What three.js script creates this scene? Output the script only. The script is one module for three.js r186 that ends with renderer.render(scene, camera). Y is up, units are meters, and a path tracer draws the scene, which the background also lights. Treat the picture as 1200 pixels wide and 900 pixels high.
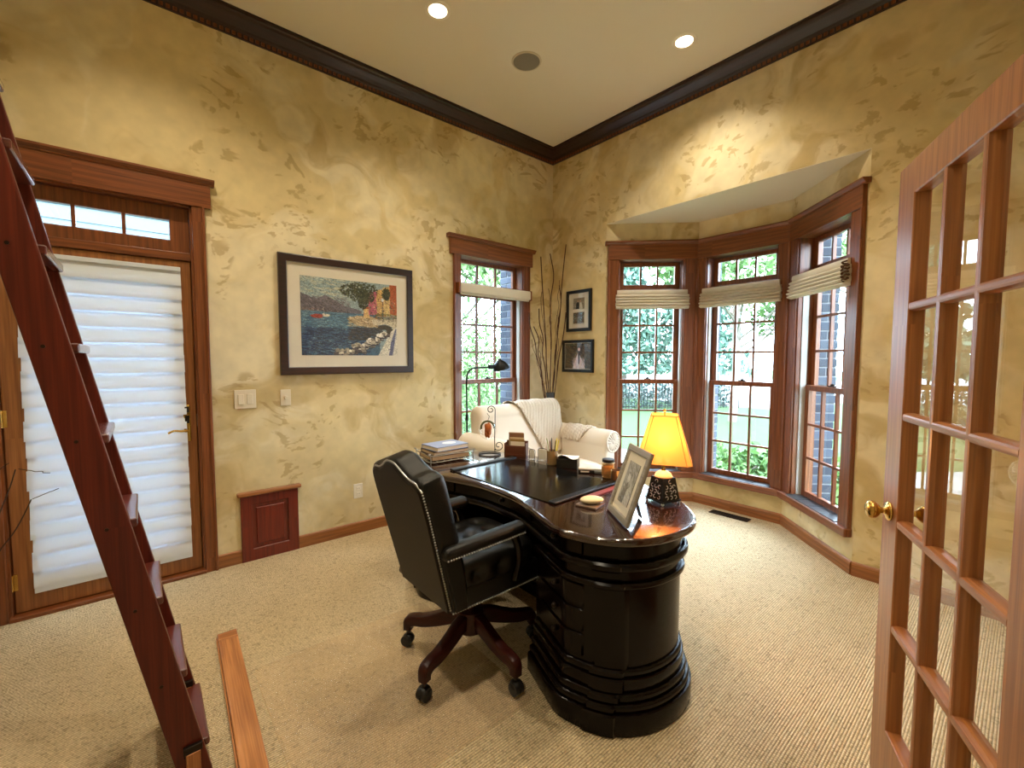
import * as THREE from 'three';
import { RoundedBoxGeometry } from 'three/addons/geometries/RoundedBoxGeometry.js';
import { mergeGeometries, mergeVertices, toCreasedNormals } from 'three/addons/utils/BufferGeometryUtils.js';

// ---------------------------------------------------------------- camera, sky, sun, exposure
const scene = new THREE.Scene();
const camera = new THREE.PerspectiveCamera(2 * Math.atan(450 / 512.963) * 180 / Math.PI, 4 / 3, 0.02, 200);
camera.position.set(0, 1.43, 0);
camera.quaternion.setFromRotationMatrix(new THREE.Matrix4().set(
  0.76458668, 0.03749825, -0.64342917, 0,
  0.00117351, 0.99822346, 0.05956969, 0,
  0.64451985, -0.04630126, 0.76318435, 0,
  0, 0, 0, 1));
const renderer = new THREE.WebGLRenderer({ antialias: true });
renderer.toneMapping = THREE.LinearToneMapping;
renderer.toneMappingExposure = 1.88;
renderer.shadowMap.enabled = true;
scene.background = new THREE.Color().setRGB(0.64, 0.82, 1.0);
scene.backgroundIntensity = 14.0;
const sun = new THREE.DirectionalLight(new THREE.Color().setRGB(1, 0.93, 0.82), 3.5);
sun.name = 'sun';
sun.position.set(-14, 32, 12); sun.target.position.set(6, 0, -6);
sun.castShadow = true;
Object.assign(sun.shadow.camera, { left: -30, right: 30, top: 30, bottom: -30, near: 1, far: 90 });
sun.shadow.mapSize.set(2048, 2048);
scene.add(sun, sun.target);
const CAN = 5.0;                                     // candela of a recessed ceiling lamp
const WARM = new THREE.Color().setRGB(1.0, 0.86, 0.63);

// ---------------------------------------------------------------- room measures (metres)
const ZB = -3.495, XR = 3.535, XL = -0.76, ZF = 0.08, CEIL = 3.66;
const Q0 = [XR, -0.706], Q1 = [4.16, -1.331], Q2 = [4.16, -2.13], Q3 = [XR, -2.755];
const PI = Math.PI;

// ---------------------------------------------------------------- random + noise
function rng(seed) { let s = seed >>> 0; return () => { s = (s + 0x6d2b79f5) | 0; let t = Math.imul(s ^ (s >>> 15), 1 | s); t = (t + Math.imul(t ^ (t >>> 7), 61 | t)) ^ t; return ((t ^ (t >>> 14)) >>> 0) / 4294967296; }; }
function noiseField(seed) {
  const r = rng(seed), N = 256, v = new Float32Array(N * N);
  for (let i = 0; i < N * N; i++) v[i] = r();
  // value noise that repeats after px, py cells
  return (x, y, px = 256, py = 256) => {
    const ix = Math.floor(x), iy = Math.floor(y); let fx = x - ix, fy = y - iy;
    fx = fx * fx * (3 - 2 * fx); fy = fy * fy * (3 - 2 * fy);
    const x0 = ((ix % px) + px) % px, x1 = (x0 + 1) % px, y0 = (((iy % py) + py) % py) * N, y1 = ((((iy + 1) % py) + py) % py) * N;
    const a = v[y0 + x0], b = v[y0 + x1], c = v[y1 + x0], d = v[y1 + x1];
    return a + (b - a) * fx + (c - a + (a - b - c + d) * fx) * fy;
  };
}
const fbm = (n, x, y, p, o, g = 0.5) => { let s = 0, a = 1, t = 0; for (let i = 0; i < o; i++) { s += a * n(x, y, p, p); t += a; a *= g; x = x * 2 + 17; y = y * 2 + 31; p = Math.min(256, p * 2); } return s / t; };
const sst = (a, b, x) => { const t = Math.min(1, Math.max(0, (x - a) / (b - a))); return t * t * (3 - 2 * t); };
const mix = (a, b, t) => a + (b - a) * t;

function dataTex(size, fn, srgb, repeatX, repeatY = repeatX, h = size) {
  const d = new Uint8Array(size * h * 4);
  for (let y = 0; y < h; y++) for (let x = 0; x < size; x++) {
    const c = fn(x / size, y / h), i = (y * size + x) * 4;
    if (typeof c === 'number') { d[i] = d[i + 1] = d[i + 2] = Math.max(0, Math.min(255, c * 255)); } else { d[i] = Math.max(0, Math.min(255, c[0])); d[i + 1] = Math.max(0, Math.min(255, c[1])); d[i + 2] = Math.max(0, Math.min(255, c[2])); }
    d[i + 3] = 255;
  }
  const t = new THREE.DataTexture(d, size, h);
  t.wrapS = t.wrapT = THREE.RepeatWrapping; t.magFilter = THREE.LinearFilter; t.minFilter = THREE.LinearMipmapLinearFilter; t.generateMipmaps = true;
  if (srgb) t.colorSpace = THREE.SRGBColorSpace;
  t.repeat.set(repeatX, repeatY); t.needsUpdate = true;
  return t;
}
function canvasTex(w, h, draw) {
  const c = document.createElement('canvas'); c.width = w; c.height = h; draw(c.getContext('2d'), w, h);
  const t = new THREE.CanvasTexture(c); t.colorSpace = THREE.SRGBColorSpace; t.magFilter = THREE.LinearFilter; return t;
}

// ---------------------------------------------------------------- materials
const nA = noiseField(11), nB = noiseField(23), nC = noiseField(37), nD = noiseField(53);
// troweled plaster: gold-tan ground, cream and olive-brown passes of the trowel, small dragged marks
const plasterMap = dataTex(2048, (u, v) => {
  const wx = fbm(nB, u * 10, v * 10, 10, 3) - 0.5, wy = fbm(nC, u * 10, v * 10, 10, 3) - 0.5;
  const a = fbm(nA, u * 8 + wx * 2.2, v * 8 + wy * 2.2, 8, 5, 0.55);
  const b = fbm(nD, u * 7 + wy * 2.6 + 3, v * 7 + wx * 2.6, 7, 5, 0.55);
  const cl = fbm(nC, u * 4, v * 4, 4, 3);
  const fine = fbm(nB, u * 64, v * 64, 64, 3) - 0.5;
  let c = [211, 192, 144];
  const cream = sst(0.42, 0.64, a) * 0.75, brown = sst(0.48, 0.70, b) * 0.60;
  c = [mix(c[0], 226, cream), mix(c[1], 214, cream), mix(c[2], 182, cream)];
  c = [mix(c[0], 178, brown), mix(c[1], 152, brown), mix(c[2], 98, brown)];
  // dragged marks: short, sharp-edged islands where the trowel skipped
  const m = fbm(nA, u * 64 + wx * 6, v * 96 + wy * 6, 128, 4, 0.55), gate = sst(0.50, 0.58, fbm(nD, u * 12 + 5, v * 12 + 9, 12, 3));
  const mark = sst(0.58, 0.70, m) * gate * 0.4;
  c = [mix(c[0], 150, mark), mix(c[1], 122, mark), mix(c[2], 72, mark)];
  const k = 1 + fine * 0.10 + (cl - 0.5) * 0.16;
  return [c[0] * k, c[1] * k, c[2] * k];
}, true, 1 / 4.4);
const plasterBump = dataTex(1024, (u, v) => {
  const wx = fbm(nB, u * 10, v * 10, 10, 2) - 0.5, wy = fbm(nC, u * 10, v * 10, 10, 2) - 0.5;
  return 0.6 * fbm(nA, u * 10 + wx * 2, v * 10 + wy * 2, 10, 5, 0.6) + 0.4 * fbm(nB, u * 60, v * 30, 60, 3);
}, false, 1 / 4.4);
const carpetMap = dataTex(1024, (u, v) => {
  const r = Math.floor(v * 110), row = Math.abs(((v * 110) % 1) - 0.5) * 2;
  const loop = nA(u * 96 + (r % 2) * 0.5, r * 3.7, 96, 256), fl = nB(u * 220, v * 220, 220, 220), big = fbm(nC, u * 6, v * 6, 6, 3);
  const dark = sst(0.45, 0.95, row) * 0.26 + sst(0.72, 0.9, loop) * 0.12 + (fl - 0.5) * 0.16 + (big - 0.5) * 0.05;
  return [217 * (1 - dark), 195 * (1 - dark * 1.04), 157 * (1 - dark * 1.12)];
}, true, 1 / 1.1);
const carpetBump = dataTex(1024, (u, v) => {
  const r = Math.floor(v * 110), row = Math.abs(((v * 110) % 1) - 0.5) * 2;
  const lx = ((u * 96 + (r % 2) * 0.5 + nD(u * 40, r, 40, 256) * 0.5) % 1) - 0.5;
  return (1 - row * row) * (1 - 2.6 * lx * lx) * (0.7 + 0.5 * nA(u * 96, r * 3.7, 96, 256));
}, false, 1 / 1.1);
function woodTex(dark, light, seed, rings = 9, contrast = 1) {
  const n1 = noiseField(seed), n2 = noiseField(seed + 1);
  return dataTex(512, (u, v) => {
    const w = fbm(n1, u * 3, v * 6, 8, 3) * 1.6;
    const ring = 0.5 + 0.5 * Math.sin((v * rings + w) * 2 * PI), pore = fbm(n2, u * 6, v * 96, 96, 3), big = n1(u * 2 + 3, v * 4, 8, 8);
    const t = Math.min(1, Math.max(0, 0.5 + contrast * ((ring - 0.5) * 0.35 + (pore - 0.5) * 0.9 + (big - 0.5) * 0.35)));
    return [mix(dark[0], light[0], t), mix(dark[1], light[1], t), mix(dark[2], light[2], t)];
  }, true, 1 / 1.1, 1 / 0.35);
}
const P = (o) => new THREE.MeshPhysicalMaterial(o);
const cherryTex = woodTex([92, 46, 18], [142, 79, 37], 101), doorTex = woodTex([120, 70, 32], [166, 106, 54], 131), mahogTex = woodTex([24, 8, 6], [50, 19, 13], 151),
  ladderTex = woodTex([75, 22, 13], [105, 38, 23], 171), plankTex = woodTex([148, 90, 46], [202, 138, 82], 191, 5, 1.2), blackWoodTex = woodTex([7, 3, 3], [15, 6, 5], 211);
const M = {
  plaster: P({ map: plasterMap, bumpMap: plasterBump, bumpScale: 0.004, roughness: 0.72 }),
  ceiling: P({ color: 0xe2d9c4, roughness: 0.9 }),
  carpet: P({ map: carpetMap, bumpMap: carpetBump, bumpScale: 0.006, roughness: 1 }),
  cherry: P({ map: cherryTex, roughness: 0.38, clearcoat: 0.35, clearcoatRoughness: 0.25 }),
  door: P({ map: doorTex, roughness: 0.4, clearcoat: 0.35, clearcoatRoughness: 0.25 }),
  crown: P({ map: mahogTex, roughness: 0.4, clearcoat: 0.3, clearcoatRoughness: 0.3 }),
  hatch: P({ map: woodTex([84, 18, 10], [120, 36, 18], 231), roughness: 0.35, clearcoat: 0.4, clearcoatRoughness: 0.2 }),
  ladder: P({ map: ladderTex, roughness: 0.36, specularIntensity: 0.7 }),
  tread: P({ map: ladderTex, roughness: 0.4, clearcoat: 1, clearcoatRoughness: 0.16 }),
  plank: P({ map: plankTex, roughness: 0.4, clearcoat: 0.3, clearcoatRoughness: 0.3 }),
  desk: P({ map: blackWoodTex, roughness: 0.2, specularIntensity: 0.4 }),
  starBase: P({ map: woodTex([40, 11, 8], [64, 22, 14], 291), roughness: 0.34, specularIntensity: 0.6 }),
  deskTop: P({ map: mahogTex, roughness: 0.2, clearcoat: 1, clearcoatRoughness: 0.05 }),
  glass: P({ color: 0xffffff, transmission: 1, thickness: 0, roughness: 0, ior: 1.5 }),
  brass: P({ color: 0xc9a35a, metalness: 1, roughness: 0.22 }),
  steel: P({ color: 0xb9b9b6, metalness: 1, roughness: 0.3 }),
  bronze: P({ color: 0x2a201a, metalness: 0.7, roughness: 0.4 }),
  iron: P({ color: 0x17181a, metalness: 0.6, roughness: 0.42 }),
  black: P({ color: 0x111214, roughness: 0.45 }),
  plastic: P({ color: 0xd8ccb4, roughness: 0.45 }),
  slate: P({ color: 0x2b2f33, roughness: 0.35 }),
  tin: P({ color: 0x8f9092, roughness: 0.5 }),
  vinyl: P({ color: 0xb9b7b2, roughness: 0.6 }),
};
const leatherBump = dataTex(512, (u, v) => { let d = 1; const g = 40, x = u * g, y = v * g, ix = Math.floor(x), iy = Math.floor(y); for (let j = -1; j < 2; j++) for (let i = -1; i < 2; i++) { const cx = (ix + i + g) % g, cy = (iy + j + g) % g; const px = ix + i + nA(cx * 3.3, cy * 1.7), py = iy + j + nB(cx * 2.1, cy * 3.9); d = Math.min(d, Math.hypot(x - px, y - py)); } return 1 - d; }, false, 1 / 0.16);
M.leather = P({ color: 0x090807, roughness: 0.36, specularIntensity: 0.6, bumpMap: leatherBump, bumpScale: 0.0006 });
M.leatherBack = P({ color: 0x150f09, roughness: 0.5, specularIntensity: 0.5, bumpMap: leatherBump, bumpScale: 0.0004 });
M.pad = P({ color: 0x0a0c0f, roughness: 0.11, bumpMap: leatherBump, bumpScale: 0.00006 });
const weave = dataTex(256, (u, v) => 0.5 + 0.25 * Math.sin(u * 2 * PI * 48) * Math.cos(v * 2 * PI * 48) + 0.3 * (nA(u * 64, v * 64, 64, 64) - 0.5), false, 1 / 0.12);
M.linen = P({ color: 0xdcd2c2, roughness: 0.95, bumpMap: weave, bumpScale: 0.0006, sheen: 0.3, sheenRoughness: 0.6 });
const knit = dataTex(512, (u, v) => { const c = u * 8, f = (c % 1) - 0.5, cable = Math.abs(Math.sin((v * 10 + Math.floor(c) * 0.5) * PI + f * 3)); return Math.max(0, (1 - 3.4 * f * f)) * (0.55 + 0.45 * cable) + 0.1 * nB(u * 128, v * 128, 128, 128); }, false, 1 / 0.30);
M.knit = P({ color: 0xd3c6b4, roughness: 1, bumpMap: knit, bumpScale: 0.012, sheen: 0.3, sheenRoughness: 0.7 });
M.shade = P({ color: 0xe2d8c6, roughness: 0.95, transmission: 0.3, thickness: 0, bumpMap: weave, bumpScale: 0.0004, side: THREE.DoubleSide });
M.sheer = P({ color: 0xe2e9f2, roughness: 0.95, transmission: 0.2, thickness: 0, side: THREE.DoubleSide });
M.metalTrim = P({ color: 0xb6b8ba, metalness: 1, roughness: 0.35 });

// ---------------------------------------------------------------- geometry helpers
let uvSeed = 1; const uvR = rng(77);
// texture coordinates in metres, grain (u) along the given axis
function boxUV(g, grain = 'auto', jitter = true) {
  g = g.index ? g.toNonIndexed() : g;
  g.computeBoundingBox();
  const s = g.boundingBox.getSize(new THREE.Vector3()).toArray(), p = g.attributes.position, nrm = g.attributes.normal, uv = new Float32Array(p.count * 2);
  const ga = grain === 'auto' ? s.indexOf(Math.max(...s)) : 'xyz'.indexOf(grain);
  const ox = jitter ? uvR() * 3 : 0, oy = jitter ? uvR() * 3 : 0;
  for (let i = 0; i < p.count; i++) {
    const n = [Math.abs(nrm.getX(i)), Math.abs(nrm.getY(i)), Math.abs(nrm.getZ(i))], q = [p.getX(i), p.getY(i), p.getZ(i)];
    const f = Math.floor(i / 3) * 3; // face normal, taken from the triangle's first corner, keeps each triangle on one plane
    const m = [Math.abs(nrm.getX(f)), Math.abs(nrm.getY(f)), Math.abs(nrm.getZ(f))], ax = m.indexOf(Math.max(...m));
    let a = [0, 1, 2].filter((k) => k !== ax);
    if (a[1] === ga) a = [a[1], a[0]];
    uv[i * 2] = q[a[0]] + ox; uv[i * 2 + 1] = q[a[1]] + oy;
  }
  g.setAttribute('uv', new THREE.BufferAttribute(uv, 2));
  return g;
}
const clean = (g) => { g = g.index ? g.toNonIndexed() : g; for (const k of Object.keys(g.attributes)) if (!['position', 'normal', 'uv'].includes(k)) g.deleteAttribute(k); if (!g.attributes.uv) g.setAttribute('uv', new THREE.BufferAttribute(new Float32Array(g.attributes.position.count * 2), 2)); g.clearGroups(); return g; };
const join = (l) => l.length === 1 ? l[0] : mergeGeometries(l.map(clean));
// box from corner to corner
function bx(x0, x1, y0, y1, z0, z1, r = 0, grain) {
  const w = Math.abs(x1 - x0), h = Math.abs(y1 - y0), d = Math.abs(z1 - z0);
  const g = r > 0 ? new RoundedBoxGeometry(w, h, d, 1, Math.min(r, w / 2.05, h / 2.05, d / 2.05)) : new THREE.BoxGeometry(w, h, d);
  const q = boxUV(g, grain); q.translate((x0 + x1) / 2, (y0 + y1) / 2, (z0 + z1) / 2); return q;
}
function soft(w, h, d, r, seg = 4) { return boxUV(new RoundedBoxGeometry(w, h, d, seg, r), 'x'); }
function cyl(r0, r1, h, seg = 24, open = false) { return clean(new THREE.CylinderGeometry(r0, r1, h, seg, 1, open)); }
function at(g, x, y, z) { g.translate(x, y, z); return g; }
function shapeOf(pts, holes = []) { const s = new THREE.Shape(pts.map((p) => new THREE.Vector2(p[0], p[1]))); for (const h of holes) s.holes.push(new THREE.Path(h.map((p) => new THREE.Vector2(p[0], p[1])))); return s; }
function extr(pts, depth, { holes = [], bevel = 0, seg = 1, curve = 6 } = {}) {
  const g = new THREE.ExtrudeGeometry(pts instanceof THREE.Shape ? pts : shapeOf(pts, holes), { depth: bevel ? depth - 2 * bevel : depth, bevelEnabled: bevel > 0, bevelThickness: bevel, bevelSize: bevel, bevelOffset: -bevel, bevelSegments: seg, curveSegments: curve });
  if (bevel) g.translate(0, 0, bevel);
  return clean(g);
}
// outline in plan (x, z) raised from y0 to y1
function slab(pts, y0, y1, o = {}) { const g = extr(pts.map((p) => [p[0], -p[1]]), y1 - y0, o); g.rotateX(-PI / 2); g.translate(0, y0, 0); return boxUV(g, 'z', false); }
const rect = (x0, y0, x1, y1) => [[x0, y0], [x1, y0], [x1, y1], [x0, y1]];
function tube(pts, r, seg = 32, rad = 8, closed = false) { return clean(new THREE.TubeGeometry(new THREE.CatmullRomCurve3(pts.map((p) => new THREE.Vector3(...p)), closed), seg, r, rad, closed)); }
function lathe(pts, seg = 40) { return clean(new THREE.LatheGeometry(pts.map((p) => new THREE.Vector2(p[0], p[1])), seg)); }
function profileX(pts, x0, x1, o = {}) { const g = extr(pts, x1 - x0, o); g.rotateY(PI / 2); g.translate(x0, 0, 0); return g; } // pts are (−z, y)

// ---------------------------------------------------------------- naming
const taken = new Map();
function numbered(n) { const k = taken.get(n) ?? 0; taken.set(n, k + 1); return k ? n + '_' + String(k).padStart(3, '0') : n; }
function obj(name, geos, mat, parent) {
  const g = Array.isArray(geos) ? join(geos) : geos, m = new THREE.Mesh(g, mat);
  m.castShadow = m.receiveShadow = true; m.name = parent ? name : numbered(name); (parent ?? scene).add(m); return m;
}
function tag(o, label, category, group) { o.userData = { label, category }; if (group) o.userData.group = group; return o; }
function thing(name, label, category, [x, y, z] = [0, 0, 0], turn = 0, group) { const o = new THREE.Group(); o.name = numbered(name); scene.add(o); o.position.set(x, y, z); o.rotation.y = turn; return tag(o, label, category, group); }
function struct(name, geos, mat) { const o = obj(name, geos, mat); o.userData.kind = 'structure'; return o; }
function structGroup(name, [x, y, z], turn = 0) { const o = new THREE.Group(); o.name = name; scene.add(o); o.position.set(x, y, z); o.rotation.y = turn; o.userData.kind = 'structure'; return o; }

// ================================================================ THE ROOM SHELL
// wall slab: local x runs along the wall, +z faces into the room, thickness goes outwards
const TW = 0.16;
function wall(name, x, z, turn, L, H, { notches = [], holes = [], du = 0, dv = 0, t = TW, h0 = 0 } = {}) {
  const out = [[0, h0]];
  for (const [a, b, h] of notches) out.push([a, h0], [a, h], [b, h], [b, h0]);
  out.push([L, h0], [L, H], [0, H]);
  const g = extr(out, t, { holes: holes.map((q) => rect(...q)) });
  g.translate(0, 0, -t);
  const uv = g.attributes.uv; for (let i = 0; i < uv.count; i++) uv.setXY(i, uv.getX(i) + du, uv.getY(i) + dv);
  const m = struct(name, g, M.plaster); m.position.set(x, 0, z); m.rotation.y = turn; return m;
}
const WIN0 = 0.25, WIN1 = 2.40;                                            // rough opening of the windows, heights
const BW = { c: 2.70, hw: 0.395 };                                         // window in the back wall
const wallBack = wall('wall_back', XL - TW, ZB, 0, XR - XL + 2 * TW, CEIL, { notches: [[-0.60 - XL + TW, 0.275 - XL + TW, 2.39]], holes: [[BW.c - BW.hw - XL + TW, WIN0, BW.c + BW.hw - XL + TW, WIN1]] });
const wallRight = wall('wall_right', XR, ZB, -PI / 2, ZF - ZB, CEIL, { notches: [[Q3[1] - ZB, Q0[1] - ZB, 2.743]], du: 4.9, dv: 1.3 });
const FACE = Math.hypot(Q1[0] - Q0[0], Q1[1] - Q0[1]), MID = Q1[1] - Q2[1], HW = 0.315;
const bayWalls = [
  wall('wall_bay_far', Q3[0], Q3[1], -PI / 4, FACE, 2.74, { holes: [[FACE / 2 - HW, WIN0, FACE / 2 + HW, WIN1]], du: 2.2, dv: 2.1 }),
  wall('wall_bay_middle', Q2[0], Q2[1], -PI / 2, MID, 2.74, { holes: [[MID / 2 - HW, WIN0, MID / 2 + HW, WIN1]], du: 3.3, dv: 0.4 }),
  wall('wall_bay_near', Q1[0], Q1[1], -PI * 0.75, FACE, 2.74, { holes: [[FACE / 2 - HW, WIN0, FACE / 2 + HW, WIN1]], du: 1.1, dv: 3.3 }),
];
wall('wall_front', XR, ZF, PI, XR - XL, CEIL, { notches: [[XR - 1.19, XR + 0.42, 2.06]], du: 7.7, dv: 2.5, t: 0.14 });
wall('wall_left', XL, ZF, PI / 2, ZF - ZB, CEIL, { du: 5.5, dv: 0.7 });
// outer corner fillers of the bay
const k2 = Math.SQRT1_2;
struct('wall_bay_corner', [
  slab([Q1, [Q1[0] + TW, Q1[1]], [Q1[0] + TW * k2, Q1[1] + TW * k2]], 0, 2.74),
  slab([Q2, [Q2[0] + TW * k2, Q2[1] - TW * k2], [Q2[0] + TW, Q2[1]]], 0, 2.74)], M.plaster);
// floor (one carpet through the bay and out into the hall) and ceilings
const bayOut = (d) => [[XR - 0.02, Q0[1] + d * 1.4], [Q0[0] + d * k2, Q0[1] + d * k2], [Q1[0] + d, Q1[1] + d * 0.42], [Q2[0] + d, Q2[1] - d * 0.42], [Q3[0] + d * k2, Q3[1] - d * k2], [XR - 0.02, Q3[1] - d * 1.4]];
const floorMesh = struct('floor', slab([[XL - TW, ZB - TW], [XL - TW, ZF + 0.14], [-1.5, ZF + 0.14], [-1.5, 3.4], [2.6, 3.4], [2.6, ZF + 0.14], [XR + TW, ZF + 0.14], [XR + TW, Q0[1] + TW * 0.42], [Q1[0] + TW, Q1[1] + TW * 0.42], [Q2[0] + TW, Q2[1] - TW * 0.42], [XR + TW, Q3[1] - TW * 0.42], [XR + TW, ZB - TW]], -0.12, 0), M.carpet);
{ // carpet rows run along x everywhere: plan coordinates in metres
  const p = floorMesh.geometry.attributes.position, uv = floorMesh.geometry.attributes.uv;
  for (let i = 0; i < p.count; i++) uv.setXY(i, p.getX(i) + p.getY(i), p.getZ(i) + p.getY(i));
}
struct('ceiling', bx(XL - TW, XR + TW, CEIL, CEIL + 0.15, ZB - TW, ZF + 0.14), M.ceiling);
struct('ceiling_bay', slab(bayOut(TW + 0.05).map((p, i) => (i === 0 || i === 5) ? [XR + 0.001, p[1]] : p), 2.74, 2.95), M.ceiling);
// the hall behind the camera
struct('wall_hall', [bx(-1.64, -1.5, 0, 2.7, ZF + 0.14, 3.4), bx(2.6, 2.74, 0, 2.7, ZF + 0.14, 3.4), bx(-1.64, 2.74, 0, 2.7, 3.4, 3.54)], M.plaster);
struct('ceiling_hall', bx(-1.64, 2.74, 2.7, 2.82, ZF + 0.14, 3.54), M.ceiling);

// ---------------------------------------------------------------- baseboards
const BBH = 0.092, BBT = 0.014;
function baseRun(ax, az, b_x, b_z) { // the room lies to the right when walking from a to b
  const L = Math.hypot(b_x - ax, b_z - az), g = extr([[0, 0], [-BBT, 0], [-BBT, BBH - 0.018], [-BBT + 0.005, BBH - 0.006], [-0.004, BBH], [0, BBH]], L);
  const q = boxUV(g, 'z'); q.rotateY(Math.atan2(b_x - ax, b_z - az)); q.translate(ax, 0, az); return q;
}
struct('baseboard_back', [baseRun(0.338, ZB, 0.49, ZB), baseRun(0.84, ZB, XR, ZB)], M.door);
struct('baseboard_right', [baseRun(XR, ZB, Q3[0], Q3[1]), baseRun(Q0[0], Q0[1], XR, ZF)], M.door);
struct('baseboard_bay', [baseRun(...Q3, ...Q2), baseRun(...Q2, ...Q1), baseRun(...Q1, ...Q0)], M.door);
struct('baseboard_left', baseRun(XL, ZF, XL, ZB), M.door);
struct('baseboard_front', [baseRun(XR, ZF, 1.28, ZF)], M.door);

// ---------------------------------------------------------------- crown moulding with its dentil course
function crownRun(name, ax, az, b_x, b_z) {
  const L = Math.hypot(b_x - ax, b_z - az), c = CEIL;
  const prof = [[0, c - 0.118], [0.016, c - 0.118], [0.016, c - 0.088], [0.026, c - 0.080], [0.030, c - 0.066], [0.055, c - 0.050], [0.082, c - 0.030], [0.100, c - 0.022], [0.106, c - 0.014], [0.126, c - 0.012], [0.126, c - 0.001], [0, c - 0.001]];
  const turn = Math.atan2(b_x - ax, b_z - az), put = (g) => { g.rotateY(turn); g.translate(ax, 0, az); return g; };
  const m = struct(name, put(boxUV(extr(prof.map((p) => [-p[0], p[1]]), L), 'z')), M.crown);
  const teeth = [];
  for (let s = 0.03; s < L - 0.03; s += 0.034) teeth.push(put(bx(-0.024, -0.016, c - 0.112, c - 0.092, s, s + 0.02)));
  const d = obj('dentil_course', teeth, M.cherry, m); d.userData.kind = 'stuff';
  return m;
}
crownRun('trim_1', XL, ZB, XR, ZB);
crownRun('trim_2', XR, ZB, XR, ZF);
crownRun('trim_3', XR, ZF, XL, ZF);
crownRun('trim_4', XL, ZF, XL, ZB);

// ---------------------------------------------------------------- brick piers outside, beside each window
const brickMats = [0x3d4553, 0x353c4a, 0x464e5d, 0x2f3542].map((c) => P({ color: c, roughness: 0.9, bumpMap: plasterBump, bumpScale: 0.01 }));
const mortarMat = P({ color: 0x777a80, roughness: 1 });
const br = rng(5);
function brickPier(wallMesh, u0, u1, depth) {
  const w = u1 - u0, core = obj('mortar', bx(u0 + 0.006, u1 - 0.006, 0.02, 2.6, -TW - depth + 0.006, -TW), mortarMat, wallMesh);
  const g = bx(-w / 2, w / 2, -0.032, 0.032, -depth / 2, depth / 2, 0.004), half = bx(-w / 2, w / 2, -0.032, 0.032, -depth / 4 + 0.005, depth / 4 - 0.005, 0.004);
  for (let k = 0; k < 35; k++) {
    const y = 0.06 + k * 0.074, cx = (u0 + u1) / 2;
    if (k % 2) for (const s of [-1, 1]) { const b = obj('brick', half, brickMats[Math.floor(br() * 4)], wallMesh); b.position.set(cx, y, -TW - depth / 2 + s * depth / 4); } else { const b = obj('brick', g, brickMats[Math.floor(br() * 4)], wallMesh); b.position.set(cx, y, -TW - depth / 2); }
  }
}
{ const c = BW.c - XL + TW; brickPier(wallBack, c + BW.hw + 0.01, c + BW.hw + 0.21, 0.24); brickPier(wallBack, c - BW.hw - 0.21, c - BW.hw - 0.01, 0.24); }
bayWalls.forEach((w, i) => { const c = (i === 1 ? MID : FACE) / 2; brickPier(w, c + HW, c + HW + 0.08, 0.16); brickPier(w, c - HW - 0.08, c - HW, 0.16); });

// ---------------------------------------------------------------- windows
function sash(name, parent, x0, x1, y0, y1, gx0, gx1, gy0, gy1, z, d, rows, mat) {
  const s = obj(name, at(boxUV(extr(rect(x0, y0, x1, y1), d, { holes: [rect(gx0, gy0, gx1, gy1)], bevel: 0.004 }), 'y'), 0, 0, z - d / 2), mat, parent);
  const cols = 3, mw = 0.009, cw = (gx1 - gx0) / cols, rh = (gy1 - gy0) / rows;
  for (let i = 1; i < cols; i++) obj('muntin', bx(gx0 + i * cw - mw, gx0 + i * cw + mw, gy0, gy1, z - 0.011, z + 0.013), mat, s);
  for (let j = 1; j < rows; j++) obj('muntin', bx(gx0, gx1, gy0 + j * rh - mw, gy0 + j * rh + mw, z - 0.010, z + 0.012), mat, s);
  const pg = new THREE.PlaneGeometry(cw - 0.004, rh - 0.004);
  for (let i = 0; i < cols; i++) for (let j = 0; j < rows; j++) obj('pane', pg, M.glass, s).position.set(gx0 + (i + 0.5) * cw, gy0 + (j + 0.5) * rh, z);
  return s;
}
function capProfile(x0, x1, y, d) { // crowned cap over a head board, runs along x
  return boxUV(profileX([[0, y], [-(d + 0.004), y], [-(d + 0.006), y + 0.008], [-(d + 0.016), y + 0.018], [-(d + 0.022), y + 0.024], [-(d + 0.022), y + 0.036], [0, y + 0.036]].map((p) => [p[0], p[1]]), x0, x1), 'x');
}
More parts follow.
